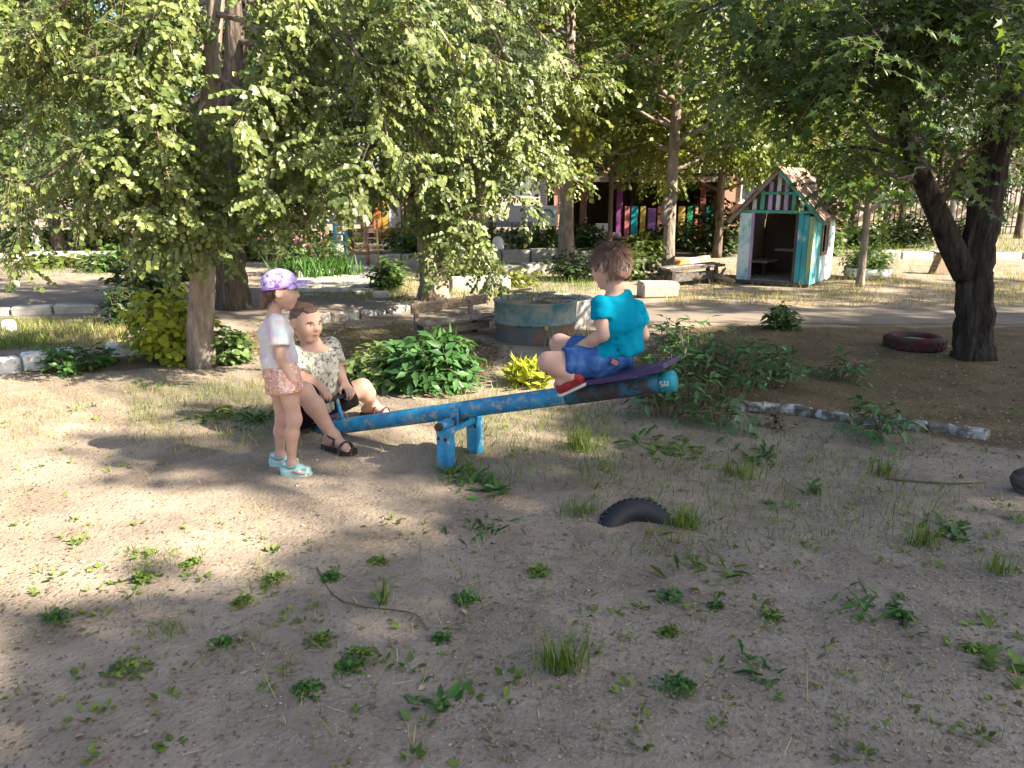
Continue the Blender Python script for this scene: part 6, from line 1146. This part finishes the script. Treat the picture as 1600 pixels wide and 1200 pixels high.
# ------------------------------------------------------------------ grass, litter and pebbles scattered over the ground
def scatter(name, label, mat, areas, seed, h, wide=1.0, shape='blade', cat='grass', flat=False, lean=.35):
    rg = np.random.default_rng(seed); L_ = Leaves(seed)
    for (u0, u1, v0, v1, n, hs) in areas:
        k = np.array([G(u, v)[:2] for u, v in zip(rg.uniform(u0, u1, n), 1/rg.uniform(1/(v1-299.), 1/(v0-299.), n)+299 if v0 > 330 else rg.uniform(v0, v1, n))])
        P3 = np.stack([k[:, 0], k[:, 1], np.zeros(n)], 1); keep = vnoise(P3, 1.3, seed)+.6*vnoise(P3, 4.0, seed+1) > rg.uniform(-.55, .35, n) if not flat else np.ones(n, bool)
        P3 = P3[keep]; m = len(P3); P3[:, 2] = ground_z(P3[:, 0], P3[:, 1])+(.004 if flat else -.005)
        if flat: a = rg.normal(size=(m, 3))*[1, 1, .12]; nr = rg.normal(size=(m, 3))*.35+[0, 0, 1]
        else: a = np.stack([rg.normal(size=m)*lean, rg.normal(size=m)*lean, np.ones(m)], 1); nr = rg.normal(size=(m, 3))*[1, 1, .1]
        L_.add(P3, a, nr, rg.uniform(.4, 1.1, m)*h*hs)
    o = L_.build(name, mat, None, shape, (0, 0, 0), True, wide); tag(o, label, cat, kind='stuff'); return o
scatter('dry_grass', 'thin dry yellow grass standing on the lit soil', 'grass_dry', [(0, 430, 578, 700, 5000, .7), (430, 900, 620, 730, 2000, .8), (0, 420, 690, 850, 1200, .7), (700, 1000, 560, 640, 1500, 1.0), (1040, 1640, 425, 478, 10000, 1.5), (540, 780, 440, 475, 2500, 1.5), (0, 200, 505, 545, 2500, 1.4), (300, 1600, 760, 1180, 700, .7)], 701, .085, .75)
scatter('green_grass', 'sparse green grass scattered over the yard', 'grass_green', [(-100, 200, 500, 548, 7000, 1.5), (200, 450, 600, 690, 2800, 1.0), (680, 960, 590, 760, 3000, 1.1), (900, 1500, 640, 860, 3600, 1.0), (0, 1600, 860, 1180, 2600, .7), (470, 780, 425, 470, 4000, 1.6), (700, 960, 425, 460, 4000, 1.8), (1040, 1640, 410, 470, 5000, 1.5), (0, 330, 398, 432, 4000, 2.2), (1300, 1640, 365, 402, 5000, 3), (1000, 1640, 503, 610, 6000, .5), (380, 640, 500, 560, 1500, 1.0), (200, 420, 860, 1000, 1400, .8)], 702, .085, .62)
scatter('leaf_litter', 'dead leaves and dry bits strewn over the soil', 'dead_leaf', [(-50, 1650, 560, 1190, 16000, .65), (380, 800, 500, 580, 2600, 1.8), (900, 1640, 500, 720, 3500, 1.3), (700, 1640, 700, 1190, 9000, .65), (0, 1640, 800, 1190, 500, 1.3)], 703, .022, 1.0, 'diamond', 'litter', True)
scatter('straw', 'dry straw stems lying on the bare soil', 'grass_dry', [(-50, 1650, 600, 1190, 1900, .8), (300, 1300, 800, 1190, 220, 1.4)], 704, .09, .35, 'blade', 'straw', True)
rg = np.random.default_rng(706); L_ = Leaves(706)
for i in range(520):
    g = G(rg.uniform(-50, 1650), 1/rg.uniform(1/900., 1/330.)+299); n_ = rg.integers(3, 9); s_ = rg.uniform(.010, .034); r_ = s_*rg.uniform(.6, 1.6); an = rg.uniform(0, 6.28, n_)
    if vnoise(np.array([[g[0], g[1], 0.]]), 1.1, 6)[0] < -.15: continue
    L_.add(np.stack([g[0]+np.cos(an)*r_*.5, g[1]+np.sin(an)*r_*.5, np.full(n_, gz(g[0], g[1])+.004)], 1), np.stack([np.cos(an), np.sin(an), rg.uniform(.1, 1.2, n_)], 1), rg.normal(size=(n_, 3))*.4+[0, 0, 1], rg.uniform(.6, 1.2, n_)*s_, rg.uniform(0, .5)+rg.random(n_)*.5)
tag(L_.build('small_weeds', 'grass_green', None, 'oval', (0, 0, 0), True, 1.1), 'tiny weed seedlings speckling the bare soil', 'weeds', kind='stuff')
rg = np.random.default_rng(705); V = []; F = []; ico = np.array([[1, 0, 0], [-1, 0, 0], [0, 1, 0], [0, -1, 0], [0, 0, 1], [0, 0, -1]], float); fi = np.array([(0, 2, 4), (2, 1, 4), (1, 3, 4), (3, 0, 4), (2, 0, 5), (1, 2, 5), (3, 1, 5), (0, 3, 5)])
pg = np.array([G(u, v)[:2] for u, v in zip(rg.uniform(-50, 1650, 3500), 1/rg.uniform(1/900., 1/270., 3500)+299)]); pz = ground_z(pg[:, 0], pg[:, 1])
for i in range(3500):
    s = rg.uniform(.0018, .0048)*(1 if rg.random() < .98 else 2.2); V.append(ico*rg.uniform(.6, 1.2, (6, 1))*s*[1.2, 1, .7]+[pg[i, 0], pg[i, 1], pz[i]+s*.3]); F.append(fi+6*i)
pe = link('pebbles', np_mesh('pebbles', np.concatenate(V), [np.concatenate(F)]), 'pebble', None, True); tag(pe, 'small pale pebbles scattered over the bare soil', 'pebbles', kind='stuff')
# dry stick lying on the ground
def stick(uvs, r, label, seed): 
    p = [G(u, v) for u, v in uvs]; c = p[0].copy(); P_ = catmull([[a[0], a[1], gz(a[0], a[1])+r*.8+.004*((i+1) % 2)] for i, a in enumerate(p)], 4); o = thin_tubes([(P_, r, r*.5)], 'dry_stalk', 'grass_dry', None, c, 6); o.location = tuple(c); tag(o, label, 'stalk')
stick([(495, 885), (520, 925), (560, 945), (615, 950), (650, 962), (668, 985)], .0035, 'long bent dry stalk left of the middle', 1)
stick([(1385, 742), (1440, 748), (1490, 752), (1540, 748)], .006, 'pale dry stalk lying in the right shade', 2)
# ------------------------------------------------------------------ groups of alike things
GROUPS = {'tree': 'trees growing in the yard', 'linden_tree': 'lindens at the left', 'shade_tree': 'shade trees beside the yard', 'clover': 'low weeds on the bare ground', 'dandelion': 'low weeds on the bare ground', 'grass_tuft': 'grass tufts on the bare ground', 'peony': 'peony plants', 'shrub': 'shrubs around the yard',
  'white_kerb': 'kerbs along paths and beds', 'bed_kerb': 'kerbs along paths and beds', 'far_kerb': 'kerbs along paths and beds', 'low_kerb': 'kerbs along paths and beds', 'planter_edge': 'concrete edgings', 'path_border': 'concrete edgings', 'border_wall': 'concrete edgings', 'rose_bush': 'flowering bushes', 'iris_clump': 'iris clumps',
  'weed_plant': 'weeds along the white kerb', 'person': 'people at the seesaw', 'veranda': 'verandas', 'climbing_frame': 'metal climbing frames', 'tank_grass': 'grass at the round tank', 'dry_stalk': 'dry stalks on the ground', 'maple_tree': 'maples at the right'}
for o in bpy.data.objects:
    if o.parent is None and o.get('category') and not o.get('group'):
        g = GROUPS.get(o.name.split('.')[0])
        if g: o['group'] = g
